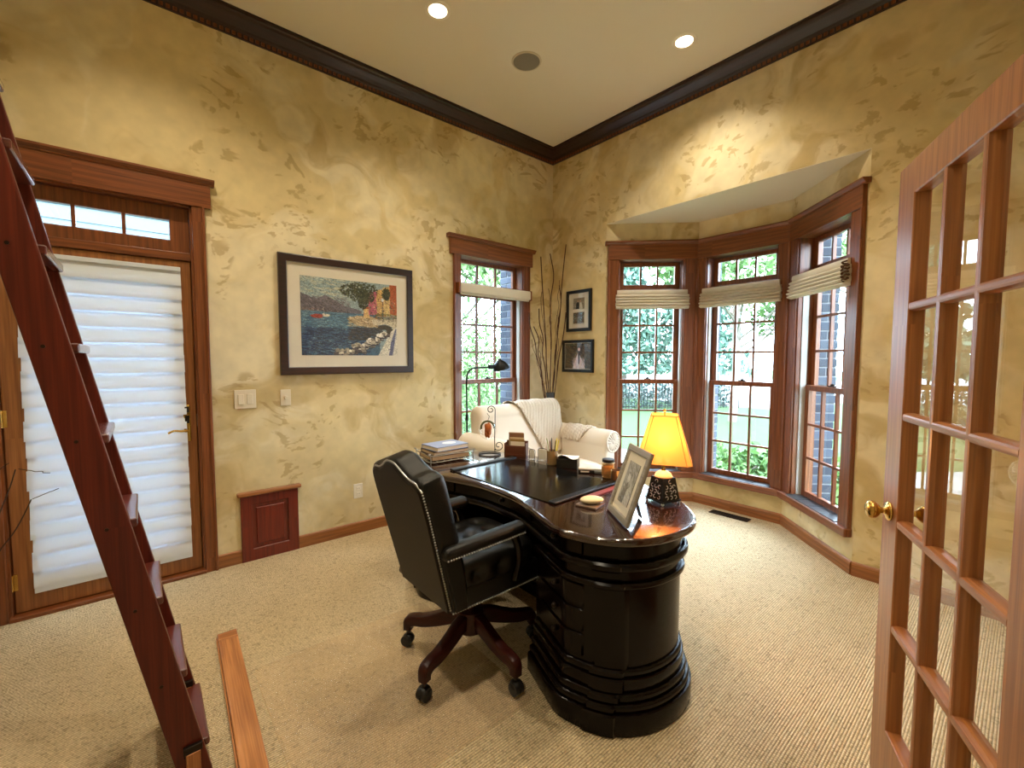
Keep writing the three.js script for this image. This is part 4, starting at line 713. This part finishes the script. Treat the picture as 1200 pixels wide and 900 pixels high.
// ================================================================ TABLE LAMP
{
  const g = thing('table_lamp', 'lit table lamp with orange shade and dark pierced pyramid base on the desk', 'table lamp', [1.815, DTOP, -1.07], -60 * PI / 180);
  const frustum = (r0, r1, y0, y1) => { const q = new THREE.CylinderGeometry(r1, r0, y1 - y0, 4, 1).toNonIndexed(); q.computeVertexNormals(); return clean(q).translate(0, (y0 + y1) / 2, 0); };
  const base = obj('lamp_base', [frustum(0.076, 0.080, 0.012, 0.020), frustum(0.072, 0.052, 0.020, 0.118)], M.iron, g);
  for (let k = 0; k < 4; k++) { const a = k * PI / 2; obj('ball_foot', clean(new THREE.SphereGeometry(0.0075, 14, 10)).translate(Math.sin(a) * 0.069, 0.0075, Math.cos(a) * 0.069), M.steel, base); }
  for (let k = 0; k < 4; k++) { // filigree on each face
    const parts = [], r = rng(80 + k);
    for (let j = 0; j < 4; j++) for (let i = -1; i <= 1; i++) { if (j === 3 && i) continue; const y = 0.034 + j * 0.023, t = (y - 0.02) / 0.098, off = mix(0.0512, 0.037, t), x = i * mix(0.026, 0.019, t); parts.push(clean(new THREE.TorusGeometry(0.0075, 0.0018, 6, 14, 4.2)).rotateZ(r() * 6).rotateX(-0.145).translate(x, y, off + 0.0012)); }
    const e = join(parts); e.rotateY(PI / 4 + k * PI / 2); obj('filigree', e, M.steel, base);
  }
  obj('cap', lathe([[0, 0.148], [0.008, 0.148], [0.02, 0.144], [0.034, 0.134], [0.040, 0.122], [0.041, 0.117], [0, 0.117]], 36), P({ color: 0xcdb48c, roughness: 0.5 }), g);
  obj('neck', at(cyl(0.007, 0.009, 0.07, 16), 0, 0.18, 0), M.brass, g);
  obj('lamp_bulb', clean(new THREE.SphereGeometry(0.026, 20, 14)).scale(1, 1.2, 1).translate(0, 0.285, 0), P({ color: 0xffffff, emissive: new THREE.Color().setRGB(1, 0.72, 0.38), emissiveIntensity: 4 }), g);
  const oct = (a, c) => [[-a + c, -a], [a - c, -a], [a, -a + c], [a, a - c], [a - c, a], [-a + c, a], [-a, a - c], [-a, -a + c]];
  const lo = oct(0.118, 0.022), hi = oct(0.058, 0.011), yl = 0.198, yh = 0.405, pos = [], th = 0.0012;
  for (let k = 0; k < 8; k++) { const m = (k + 1) % 8, A = [lo[k][0], yl, lo[k][1]], B = [lo[m][0], yl, lo[m][1]], C = [hi[m][0], yh, hi[m][1]], D = [hi[k][0], yh, hi[k][1]]; pos.push(...A, ...C, ...B, ...A, ...D, ...C); }
  const sg = new THREE.BufferGeometry(); sg.setAttribute('position', new THREE.Float32BufferAttribute(pos, 3)); sg.computeVertexNormals();
  const shade = obj('lamp_shade', boxUV(sg, 'x', false), P({ color: 0xe89a52, roughness: 0.9, transmission: 0.5, thickness: 0, side: THREE.DoubleSide, emissive: new THREE.Color().setRGB(1, 0.36, 0.08), emissiveIntensity: 0.18 }), g); shade.rotation.y = 0.0;
  const edge = (o, y, r) => { const p = o.map(([x, z]) => [x, y, z]); const l = []; for (let k = 0; k < 8; k++) l.push(clean(new THREE.TubeGeometry(new THREE.LineCurve3(new THREE.Vector3(...p[k]), new THREE.Vector3(...p[(k + 1) % 8])), 1, r, 6))); return l; };
  obj('shade_trim', [...edge(lo, yl, 0.0022), ...edge(hi, yh, 0.0022), ...lo.map((q, k) => clean(new THREE.TubeGeometry(new THREE.LineCurve3(new THREE.Vector3(q[0], yl, q[1]), new THREE.Vector3(hi[k][0], yh, hi[k][1])), 1, 0.0016, 6)))], P({ color: 0xc98f45, roughness: 0.8 }), shade);
  obj('finial', [at(cyl(0.003, 0.003, 0.03, 10), 0, 0.408, 0), clean(new THREE.SphereGeometry(0.007, 12, 8)).translate(0, 0.425, 0)], M.brass, g);
  const l = new THREE.PointLight(new THREE.Color().setRGB(1, 0.52, 0.18), 0.27, 0, 2); l.name = 'lamp_light'; l.position.set(0, 0.30, 0); l.castShadow = true; l.shadow.radius = 1.5; g.add(l);
}
// ================================================================ THINGS ON THE DESK
{
  const h = 0.305, th = 19 * PI / 180, c = [1.4735 + 0.831 * Math.sin(th) * h / 2, DTOP + 0.003 + Math.cos(th) * h / 2, -1.066 + 0.556 * Math.sin(th) * h / 2];
  const g = thing('desk_photo_frame', 'leaning grey wooden photo frame with black-and-white print on the desk', 'photo frame', c);
  g.rotation.set(-th, Math.atan2(-0.831, -0.556), 0, 'YXZ');
  framed(g, 0.229, h, 0.030, 0.016, P({ map: woodTex([120, 112, 102], [158, 150, 138], 251), roughness: 0.6 }), null, [[0, 0, 0.105, 0.175, portraitTex]]);
  obj('backing', bx(-0.10, 0.10, -0.14, 0.14, -0.004, 0.001), M.black, g);
  obj('easel_leg', bx(-0.02, 0.02, -0.148, 0, -0.003, 0.0, 0.001), M.black, g).rotation.x = 0.62;
}
{
  let g = thing('coaster', 'square tan stone coaster under the cream soap-shaped stone', 'coaster', [1.52, DTOP, -1.255], 0.25);
  obj('tile', soft(0.10, 0.009, 0.10, 0.003, 2).translate(0, 0.0045, 0), P({ color: 0x6b5646, roughness: 0.5 }), g); obj('cork', bx(-0.046, 0.046, 0, 0.001, -0.046, 0.046), M.plank, g);
  const s = obj('smooth_stone', clean(new THREE.SphereGeometry(1, 32, 20)).scale(0.054, 0.0165, 0.034), P({ color: 0xe6d9b4, roughness: 0.4 })); s.position.set(1.525, DTOP + 0.0255, -1.25); s.rotation.y = -0.6; tag(s, 'smooth cream oval stone resting on the square coaster', 'stone');
}
{ // wire letter tray with books
  const tr = -0.10, T = [1.505, DTOP, -2.475];
  let g = thing('wire_tray', 'silver wire letter tray holding books at the end of the desk', 'letter tray', T, tr);
  const w = 0.15, d = 0.115, rod = (a, b, r = 0.0022) => tube([a, [(a[0] + b[0]) / 2, (a[1] + b[1]) / 2, (a[2] + b[2]) / 2], b], r, 4, 6);
  const loop = (y) => tube([[-w, y, -d], [0, y, -d - 0.002], [w, y, -d], [w + 0.002, y, 0], [w, y, d], [0, y, d + 0.002], [-w, y, d], [-w - 0.002, y, 0]], 0.003, 64, 6, true);
  obj('tray_rim', [loop(0.012), loop(0.052)], M.steel, g);
  for (let k = 0; k < 7; k++) obj('wire', rod([-w + k * w / 3, 0.011, -d], [-w + k * w / 3, 0.011, d]), M.steel, g);
  for (const [x, z] of [[-w, -d], [w, -d], [w, d], [-w, d]]) obj('corner_leg', tube([[x, 0.0, z], [x, 0.04, z], [x * 1.03, 0.068, z * 1.03], [x * 1.09, 0.06, z * 1.05]], 0.003, 16, 6), M.steel, g);
  const book = (name, label, y, bw, bh, bd, col, page, turn, dx = 0, dz = 0, tex) => {
    const b = thing(name, label, 'book', [T[0] + dx, y, T[2] + dz], tr + turn);
    const cm = P({ color: col, roughness: 0.5 }), t = 0.003;
    obj('cover', [bx(-bw / 2, bw / 2, 0, t, -bd / 2, bd / 2, 0.001), bx(-bw / 2, bw / 2, bh - t, bh, -bd / 2, bd / 2, 0.001), bx(-bw / 2, bw / 2, t * 0.5, bh - t * 0.5, -bd / 2, -bd / 2 + t, 0.001)], cm, b);
    obj('pages', bx(-bw / 2 + 0.004, bw / 2 - 0.004, t, bh - t, -bd / 2 + t, bd / 2 - 0.004), P({ color: page, roughness: 0.9 }), b);
    if (tex) { const m = obj('cover_print', bx(-bw / 2 + 0.002, bw / 2 - 0.002, bh, bh + 0.0006, -bd / 2 + 0.002, bd / 2 - 0.002), P({ color: 0x8f9fc4, roughness: 0.45 }), b); obj('cover_oval', at(cyl(0.05, 0.05, 0.0006, 36), 0, bh + 0.0009, 0).scale(1, 1, 0.75).translate(0.03, 0, 0), P({ color: 0xe6e8ee, roughness: 0.45 }), m); }
    return b;
  };
  book('hardcover_book', 'brown leather-bound book at the bottom of the stack in the wire tray', DTOP + 0.0145, 0.27, 0.030, 0.20, 0x3a2418, 0xb59a78, 0);
  book('hardcover_book', 'dark book with tan pages in the middle of the tray stack', DTOP + 0.0455, 0.255, 0.024, 0.185, 0x241c1a, 0xcdb79a, 0.05, 0.004, -0.004);
  book('hardcover_book', 'blue-covered book with white oval on top of the tray stack', DTOP + 0.0705, 0.245, 0.028, 0.185, 0x7f90ba, 0xdccfb8, 0.16, 0.005, 0, true);
}
{ // scroll iron stand with hanging glass globe
  const g = thing('scroll_stand', 'black iron scroll stand with hanging glass globe of dried flowers on the desk', 'ornament', [1.835, DTOP, -2.39], -0.70);
  const spiral = (cx, cy, r0, r1, a0, a1, n = 22) => { const p = []; for (let k = 0; k <= n; k++) { const t = k / n, a = mix(a0, a1, t), r = mix(r0, r1, t); p.push([cx + Math.cos(a) * r, cy + Math.sin(a) * r, 0]); } return p; };
  obj('stand_ring', clean(new THREE.TorusGeometry(0.075, 0.0035, 8, 48)).rotateX(PI / 2).translate(-0.015, 0.004, 0.03), M.iron, g);
  obj('stand_rod', tube([[0.02, 0.005, 0], [0.018, 0.10, 0], [0.02, 0.2, 0], [0.021, 0.29, 0], ...spiral(-0.008, 0.305, 0.029, 0.008, 0, 8.2)], 0.003, 140, 7), M.iron, g);
  obj('lower_scroll', tube([[0.02, 0.012, 0], ...spiral(0.045, 0.055, 0.036, 0.008, -2.4, 5.2)], 0.003, 90, 7), M.iron, g);
  obj('hanger', tube([[-0.030, 0.228, 0], [-0.02, 0.262, 0], [-0.03, 0.272, 0], [-0.034, 0.282, 0]], 0.0016, 16, 5), M.iron, g);
  const gl = obj('glass_globe', clean(new THREE.SphereGeometry(0.066, 36, 24)).translate(-0.03, 0.165, 0), P({ color: 0xffffff, transmission: 1, thickness: 0, roughness: 0.02, ior: 1.45 }), g);
  obj('globe_wreath', [clean(new THREE.TorusGeometry(0.045, 0.007, 8, 28, PI * 1.1)).rotateZ(-0.1).translate(-0.03, 0.182, 0.012)], P({ color: 0x4f5230, roughness: 0.9 }), gl);
  const r = rng(33), fl = []; for (let k = 0; k < 16; k++) fl.push(clean(new THREE.SphereGeometry(0.008 + r() * 0.006, 8, 6)).scale(1, 2.2, 1).rotateZ((r() - 0.5) * 0.8).translate(-0.03 + (r() - 0.5) * 0.03, 0.13 + r() * 0.06, (r() - 0.5) * 0.03));
  obj('dried_flowers', fl, P({ color: 0xb5622c, roughness: 0.8 }), gl);
}
{ // letter holder, acrylic stands, pencil cup, caddy, laptop, candle, mug
  let g = thing('letter_holder', 'brown wooden letter holder filled with envelopes and cards', 'letter holder', [1.915, DTOP, -2.225], PI / 2 + 0.05 - PI + 0.55);
  const hm = P({ map: woodTex([74, 38, 20], [112, 62, 34], 271), roughness: 0.5 });
  obj('box', [bx(-0.075, 0.075, 0, 0.006, -0.035, 0.035), bx(-0.075, 0.075, 0, 0.075, 0.029, 0.035, 0.001), bx(-0.075, 0.075, 0, 0.10, -0.035, -0.029, 0.001), bx(-0.075, -0.069, 0, 0.09, -0.035, 0.035), bx(0.069, 0.075, 0, 0.09, -0.035, 0.035)], hm, g);
  obj('front_panel_frame', extr(rect(-0.066, 0.01, 0.066, 0.068), 0.003, { holes: [rect(-0.058, 0.018, 0.058, 0.06)] }).translate(0, 0, 0.035), hm, g);
  const cardR = rng(44);
  [[0xa98a66, 0.155], [0x7c5a40, 0.15], [0xc9b48f, 0.125], [0x8f7440, 0.115], [0xd9d0bd, 0.10]].forEach(([col, top], k) => { const m = obj('letter', bx(-0.06 + k * 0.006, 0.045 + k * 0.004, 0.008, top, -0.0012, 0.0012), P({ color: col, roughness: 0.9 }), g); m.position.z = -0.022 + k * 0.010; m.rotation.x = -0.06 + cardR() * 0.05; if (k === 0) obj('stamp', bx(-0.04, -0.015, 0.118, 0.145, 0.0012, 0.0018), P({ color: 0xa84632, roughness: 0.8 }), m); });
  const clips = [[1.935, -2.09, 0.06, 0.035, 'small clear card stand with wire edge beside the letter holder'], [1.962, -2.02, 0.072, 0.06, 'taller clear card stand with wire edge beside the pencil cup']];
  for (const [x, z, hh, w, lab] of clips) { g = thing('card_stand', lab, 'card stand', [x, DTOP, z], -1.0); obj('wire_edge', tube([[-w / 2, 0.002, 0.03], [-w / 2, 0.003, 0], [-w / 2, hh * 0.9, -0.006], [-w / 2 + 0.006, hh, -0.007], [w / 2 - 0.006, hh, -0.007], [w / 2, hh * 0.9, -0.006], [w / 2, 0.003, 0], [w / 2, 0.002, 0.03]], 0.0018, 60, 6), M.iron, g); obj('card', bx(-w / 2 + 0.003, w / 2 - 0.003, 0.004, hh - 0.004, -0.003, -0.001), P({ color: 0xd8d2c4, roughness: 0.6 }), g); }
  g = thing('pencil_cup', 'tan ceramic pencil cup filled with pens and pencils', 'pencil cup', [1.925, DTOP, -1.895]);
  obj('cup', lathe([[0, 0.002], [0.030, 0], [0.033, 0.01], [0.035, 0.09], [0.032, 0.09], [0.030, 0.012], [0, 0.012]], 32), P({ color: 0x8f744c, roughness: 0.45 }), g);
  const pr = rng(55); [0xe3d24a, 0xd8c93c, 0x2c2a28, 0x6d3b22, 0xe9e4da, 0x7f8a3c, 0x1c1c1e].forEach((c, k) => { const a = k * 0.9, m = obj('pencil', [at(cyl(0.0035, 0.0035, 0.14, 8), 0, 0.07, 0), at(cyl(0.0005, 0.0035, 0.012, 8), 0, 0.146, 0)], P({ color: c, roughness: 0.5 }), g); m.position.set(Math.cos(a) * 0.012, 0.014, Math.sin(a) * 0.012); m.rotation.set(Math.sin(a) * 0.2, 0, -Math.cos(a) * 0.2); });
  g = thing('desk_caddy', 'black desk caddy with a loose white paper on top', 'desk caddy', [1.95, DTOP, -1.785], -0.93);
  obj('caddy_box', [bx(-0.065, 0.065, 0, 0.06, -0.045, 0.04, 0.004)], M.black, g);
  obj('paper', drape(8, 8, (u, v) => [[-0.06 + u * 0.125, 0.0615 + 0.012 * Math.sin(u * 6) * v * v + 0.01 * v, -0.05 + v * 0.10], [0, 1, 0], u, v], 0.002), P({ color: 0xe6e6e4, roughness: 0.9 }), g);
  obj('clear_post', bx(0.058, 0.070, 0, 0.066, 0.03, 0.045, 0.002), P({ color: 0xdfe6ea, roughness: 0.15, transmission: 0.6, thickness: 0 }), g);
  g = thing('closed_laptop', 'closed silver laptop with white lid at the back edge of the desk', 'laptop', [1.995, DTOP, -1.615], -0.93);
  obj('base_shell', soft(0.185, 0.020, 0.11, 0.006, 3).translate(0, 0.011, 0), P({ color: 0x8d9094, metalness: 0.6, roughness: 0.35 }), g); obj('lid', soft(0.183, 0.010, 0.108, 0.004, 3).translate(0, 0.026, 0), P({ color: 0xd5d6d6, roughness: 0.4 }), g);
  const fp = obj('front_panel', bx(-0.09, 0.0, 0.004, 0.020, 0.0545, 0.0565), M.black, g); obj('badge', bx(-0.078, -0.030, 0.008, 0.016, 0.0565, 0.0571), P({ color: 0xc9ccd0, roughness: 0.5 }), fp);
  g = thing('candle_jar', 'amber labelled glass candle jar with black lid', 'candle', [1.95, DTOP, -1.485]);
  obj('wax', at(cyl(0.030, 0.030, 0.07, 28), 0, 0.04, 0), P({ color: 0xcaa06a, roughness: 0.6 }), g); obj('jar', lathe([[0, 0.001], [0.034, 0.001], [0.036, 0.006], [0.036, 0.085], [0.033, 0.088]], 36), P({ color: 0xf5e6c8, transmission: 0.95, thickness: 0, roughness: 0.03 }), g);
  obj('lid', lathe([[0, 0.106], [0.032, 0.106], [0.034, 0.103], [0.034, 0.09], [0, 0.09]], 36), M.black, g);
  obj('label', clean(new THREE.CylinderGeometry(0.0366, 0.0366, 0.042, 24, 1, true, PI * 1.15, PI * 0.75)).translate(0, 0.045, 0), P({ color: 0x9c6a34, roughness: 0.7, side: THREE.DoubleSide }), g);
  g = thing('small_mug', 'small gold-and-brown patterned mug beside the candle jar', 'mug', [1.915, DTOP, -1.405]);
  const mugTex = dataTex(128, (u, v) => { const t = nA(u * 10, v * 8, 10, 8); return t > 0.55 ? [200, 170, 110] : [84, 58, 34]; }, true, 1);
  obj('body', lathe([[0, 0.001], [0.026, 0.001], [0.029, 0.006], [0.029, 0.066], [0.026, 0.066], [0.025, 0.008], [0, 0.008]], 32), P({ map: mugTex, roughness: 0.4 }), g);
  obj('handle', clean(new THREE.TorusGeometry(0.016, 0.0038, 10, 24, PI * 1.1)).rotateZ(-PI / 2 - 0.15).translate(0.029, 0.035, 0).rotateY(-0.9), P({ color: 0xc8aa6e, roughness: 0.4 }), g);
}

// ================================================================ OUTSIDE
const GY = -0.35;
const grassTex = dataTex(512, (u, v) => { const a = fbm(nA, u * 24, v * 24, 24, 4), b = fbm(nB, u * 6, v * 6, 6, 3), t = 0.6 * a + 0.4 * b; return [mix(26, 48, t), mix(58, 92, t), mix(13, 24, t)]; }, true, 1 / 3);
const lawn = obj('lawn', bx(-40, 70, GY - 0.3, GY, -70, 40, 0, 'x'), P({ map: grassTex, roughness: 1 })); lawn.userData = { label: 'sunlit green lawn outside the windows', category: 'lawn', kind: 'structure' };
struct('foundation', [bx(XL - TW, XR + TW, GY, -0.12, ZB - TW, ZF + 0.14), slab([[XR + TW, Q0[1] + TW * 0.42], [Q1[0] + TW, Q1[1] + TW * 0.42], [Q2[0] + TW, Q2[1] - TW * 0.42], [XR + TW, Q3[1] - TW * 0.42]], GY, -0.12), bx(-1.64, 2.74, GY, -0.12, ZF + 0.14, 3.54)], mortarMat);
const conc = P({ color: 0x8f8d89, roughness: 0.95, bumpMap: plasterBump, bumpScale: 0.01 });
struct('street', slab([[16.5, -60], [40, -60], [40, -4.6], [24, -4.4], [16.5, -5.4]], GY, GY + 0.02), conc);
struct('patio', bx(1.4, 7.0, GY, GY + 0.03, -6.3, -3.9), conc);
const leafGeo = (() => { const g = new THREE.BufferGeometry(); g.setAttribute('position', new THREE.Float32BufferAttribute([-0.5, 0, 0, 0, -0.06, -0.24, 0.5, -0.1, 0, 0, -0.06, 0.24], 3)); g.setIndex([0, 2, 1, 0, 3, 2]); g.computeVertexNormals(); return g; })();
const leafMat = P({ color: 0xffffff, roughness: 0.8, side: THREE.DoubleSide });
function foliage(parent, seed, n, size, cols, where) {
  const r = rng(seed), m = new THREE.InstancedMesh(leafGeo, leafMat, n), q = new THREE.Object3D(), c = new THREE.Color();
  for (let i = 0; i < n; i++) { const p = where(r); q.position.set(...p); q.rotation.set(r() * 6.3, r() * 6.3, r() * 6.3); const s = size * (0.6 + 0.8 * r()); q.scale.set(s, s, s); q.updateMatrix(); m.setMatrixAt(i, q.matrix); c.set(cols[Math.floor(r() * cols.length)]); m.setColorAt(i, c); }
  m.name = 'foliage'; m.userData.kind = 'stuff'; m.castShadow = m.receiveShadow = true; parent.add(m); return m;
}
const ball = (cx, cy, cz, a, b, c) => (r) => { const t = r() * 6.283, u = r() * 2 - 1, k = Math.pow(r(), 0.4), s = Math.sqrt(1 - u * u); return [cx + Math.cos(t) * s * a * k, cy + u * b * k, cz + Math.sin(t) * s * c * k]; };
const greens = ['#4d6c3a', '#5f7f48', '#3f5c30', '#6f8f56', '#557541'], blues = ['#466858', '#557a68', '#3b5a4d', '#648876', '#334e43'];
const bark2 = P({ color: 0x6d655c, roughness: 0.95, bumpMap: plasterBump, bumpScale: 0.03 });
[[17.5, -12.6, 8.5, 'blue-green spruce beyond the fence seen through the bay window behind the lamp'], [20.5, -10.6, 10, 'taller blue-green spruce beyond the fence beside the street'], [13.4, -11.2, 6.5, 'short blue-green spruce nearest the iron fence']].forEach(([x, z, h, lab], i) => {
  const g = thing('spruce_tree', lab, 'tree', [x, GY, z], 0, 'trees outside'); obj('trunk', cyl(0.10, 0.24, h, 10).translate(0, h / 2, 0), bark2, g);
  foliage(g, 300 + i, 5200, 0.34, blues, (r) => { const t = Math.pow(r(), 0.75), y = 1.5 + (1 - t) * (h - 1.4), a = r() * 6.283, tier = 0.75 + 0.25 * Math.abs(Math.sin(y * 4.2)), R = (0.15 + t * h * 0.27) * tier * Math.sqrt(0.2 + 0.8 * r()); return [Math.cos(a) * R, y - R * 0.22, Math.sin(a) * R]; });
});
function leafyTree(x, z, h, rad, seed, label, lean = 0) {
  const g = thing('leafy_tree', label, 'tree', [x, GY, z], 0, 'trees outside'), r = rng(seed);
  const tr = obj('trunk', tube([[0, 0, 0], [lean * 0.25, h * 0.25, 0.05], [lean * 0.5, h * 0.45, 0], [lean, h * 0.8, -0.1]], 0.11, 24, 10), bark2, g);
  const tips = []; for (let k = 0; k < 9; k++) { const a = k * 0.75 + r() * 0.5, y0 = h * (0.32 + 0.04 * k), L = rad * (0.6 + 0.4 * r()), b = [lean * (y0 / h), y0, 0], t = [b[0] + Math.cos(a) * L, y0 + h * (0.16 + 0.12 * r()), Math.sin(a) * L]; tips.push(t); obj('branch', tube([b, [(b[0] + t[0]) / 2, (b[1] + t[1]) / 2 - 0.1, (b[2] + t[2]) / 2], t], 0.032, 12, 6), bark2, tr); }
  foliage(g, seed + 1, 5200, 0.20, greens, (q) => { const t = tips[Math.floor(q() * tips.length)]; return ball(t[0], t[1] + 0.25, t[2], rad * 0.45, h * 0.12, rad * 0.45)(q); });
}
leafyTree(12.6, -5.35, 5.6, 2.2, 410, 'slender leafy tree with bare lower branches outside the middle bay window', 0.2);
leafyTree(19.5, -3.6, 7.0, 2.8, 430, 'broad leafy tree across the lawn outside the near bay window', -0.3);
leafyTree(6.4, -10.5, 6.5, 2.2, 470, 'leafy tree rising behind the hedge outside the armchair window', 0.2);
function bush(x, z, a, b, n, seed, size, cols, name, label, group) { const g = thing(name, label, 'shrub', [x, GY, z], 0, group); const st = []; const r = rng(seed); for (let k = 0; k < 6; k++) st.push(tube([[0, 0, 0], [(r() - 0.5) * a, b * 0.6, (r() - 0.5) * a], [(r() - 0.5) * a * 1.6, b * 1.4, (r() - 0.5) * a * 1.6]], 0.012, 8, 5)); obj('stems', st, bark2, g); foliage(g, seed + 1, n, size, cols, ball(0, b, 0, a, b, a)); }
bush(4.45, -7.3, 1.15, 1.25, 4200, 510, 0.10, greens, 'garden_hedge', 'tall green shrub outside the armchair window on the patio side');
bush(6.1, -8.2, 1.2, 1.5, 4200, 520, 0.10, greens, 'garden_hedge', 'rounded green shrub outside the armchair window beside the leaning trunk');
[[5.75, -2.15, 'green leafy shrub directly under the middle bay window'], [5.85, -1.45, 'green leafy shrub outside between middle and near bay windows'], [5.6, -0.6, 'green leafy shrub outside the near bay window'], [6.0, -3.0, 'green leafy shrub outside the bay window behind the lamp']].forEach(([x, z, lab], i) => bush(x, z, 0.42, 0.36, 900, 540 + i * 3, 0.11, ['#4c7034', '#5f8546', '#3f602c', '#6b904e', '#355426'], 'window_shrub', lab, 'shrubs under the bay'));
bush(17.6, -9.0, 0.9, 0.75, 1500, 560, 0.16, blues, 'street_bush', 'round dark bush at the edge of the street');
{ // leaning pale trunk outside the back window
  const m = obj('leaning_trunk', tube([[4.2, GY, -5.3], [4.8, 0.6, -5.4], [5.3, 1.3, -5.5], [5.9, 2.2, -5.6], [6.4, 3.2, -5.7]], 0.07, 24, 10), P({ color: 0x9a9aa2, roughness: 0.9 })); tag(m, 'pale grey leaning trunk outside the armchair window', 'tree trunk');
}
{ // iron fence with dense dark hedge behind it
  const A = [10.6, -10.3], B = [16.2, -6.7], L = Math.hypot(B[0] - A[0], B[1] - A[1]), turn = -Math.atan2(B[1] - A[1], B[0] - A[0]);
  const g = thing('iron_fence', 'black iron picket fence at the far side of the lawn', 'fence', [A[0], GY, A[1]], turn);
  obj('top_rail', bx(0, L, 0.90, 0.93, -0.012, 0.012), M.iron, g); obj('bottom_rail', bx(0, L, 0.10, 0.13, -0.012, 0.012), M.iron, g);
  const pk = []; for (let s = 0.06; s < L; s += 0.11) pk.push(bx(s - 0.007, s + 0.007, 0.02, 1.02, -0.007, 0.007)); obj('pickets', pk, M.iron, g).userData.kind = 'stuff';
  for (let s = 0; s <= L; s += L / 3) obj('post', bx(s - 0.03, s + 0.03, 0, 1.08, -0.03, 0.03, 0.004), M.iron, g);
  const h = thing('boundary_hedge', 'low blue-green clipped hedge behind the iron fence', 'hedge', [A[0] + 0.25, GY, A[1] - 0.45], turn); foliage(h, 590, 4200, 0.13, ['#3f524e', '#4b605a', '#384848', '#556a64'], (r) => [r() * L, 0.05 + r() * 0.9, (r() - 0.5) * 0.5]); obj('stems', [0, 1, 2, 3, 4, 5].map((k) => tube([[k * 1.1 + 0.4, 0, 0], [k * 1.1 + 0.45, 0.4, 0], [k * 1.1 + 0.4, 0.8, 0]], 0.02, 6, 5)), bark2, h);
}
{ // neighbouring house seen through the transom over the glazed door
  const g = thing('neighbor_house', 'pale clapboard neighboring house seen through the transom above the glazed door', 'house', [-2.2, GY, -9.2]);
  const wm = P({ color: 0x4a575c, roughness: 0.8 });
  obj('wall', bx(-4.2, 3.6, 0, 5.4, -3, -0.03), wm, g);
  const bg = bx(-4.2, 3.6, -0.11, 0.11, -0.03, 0.0); bg.rotateX(-0.06);
  for (let k = 0; k < 25; k++) obj('clapboard', bg, wm, g).position.set(0, 0.12 + k * 0.21, 0);
  obj('roof', boxUV(extr([[-4.6, 5.35], [4.0, 5.35], [-0.3, 7.6]], 3.6), 'x').translate(0, 0, -3.3), P({ color: 0x6d6a68, roughness: 0.9 }), g);
}


renderer.render(scene, camera);
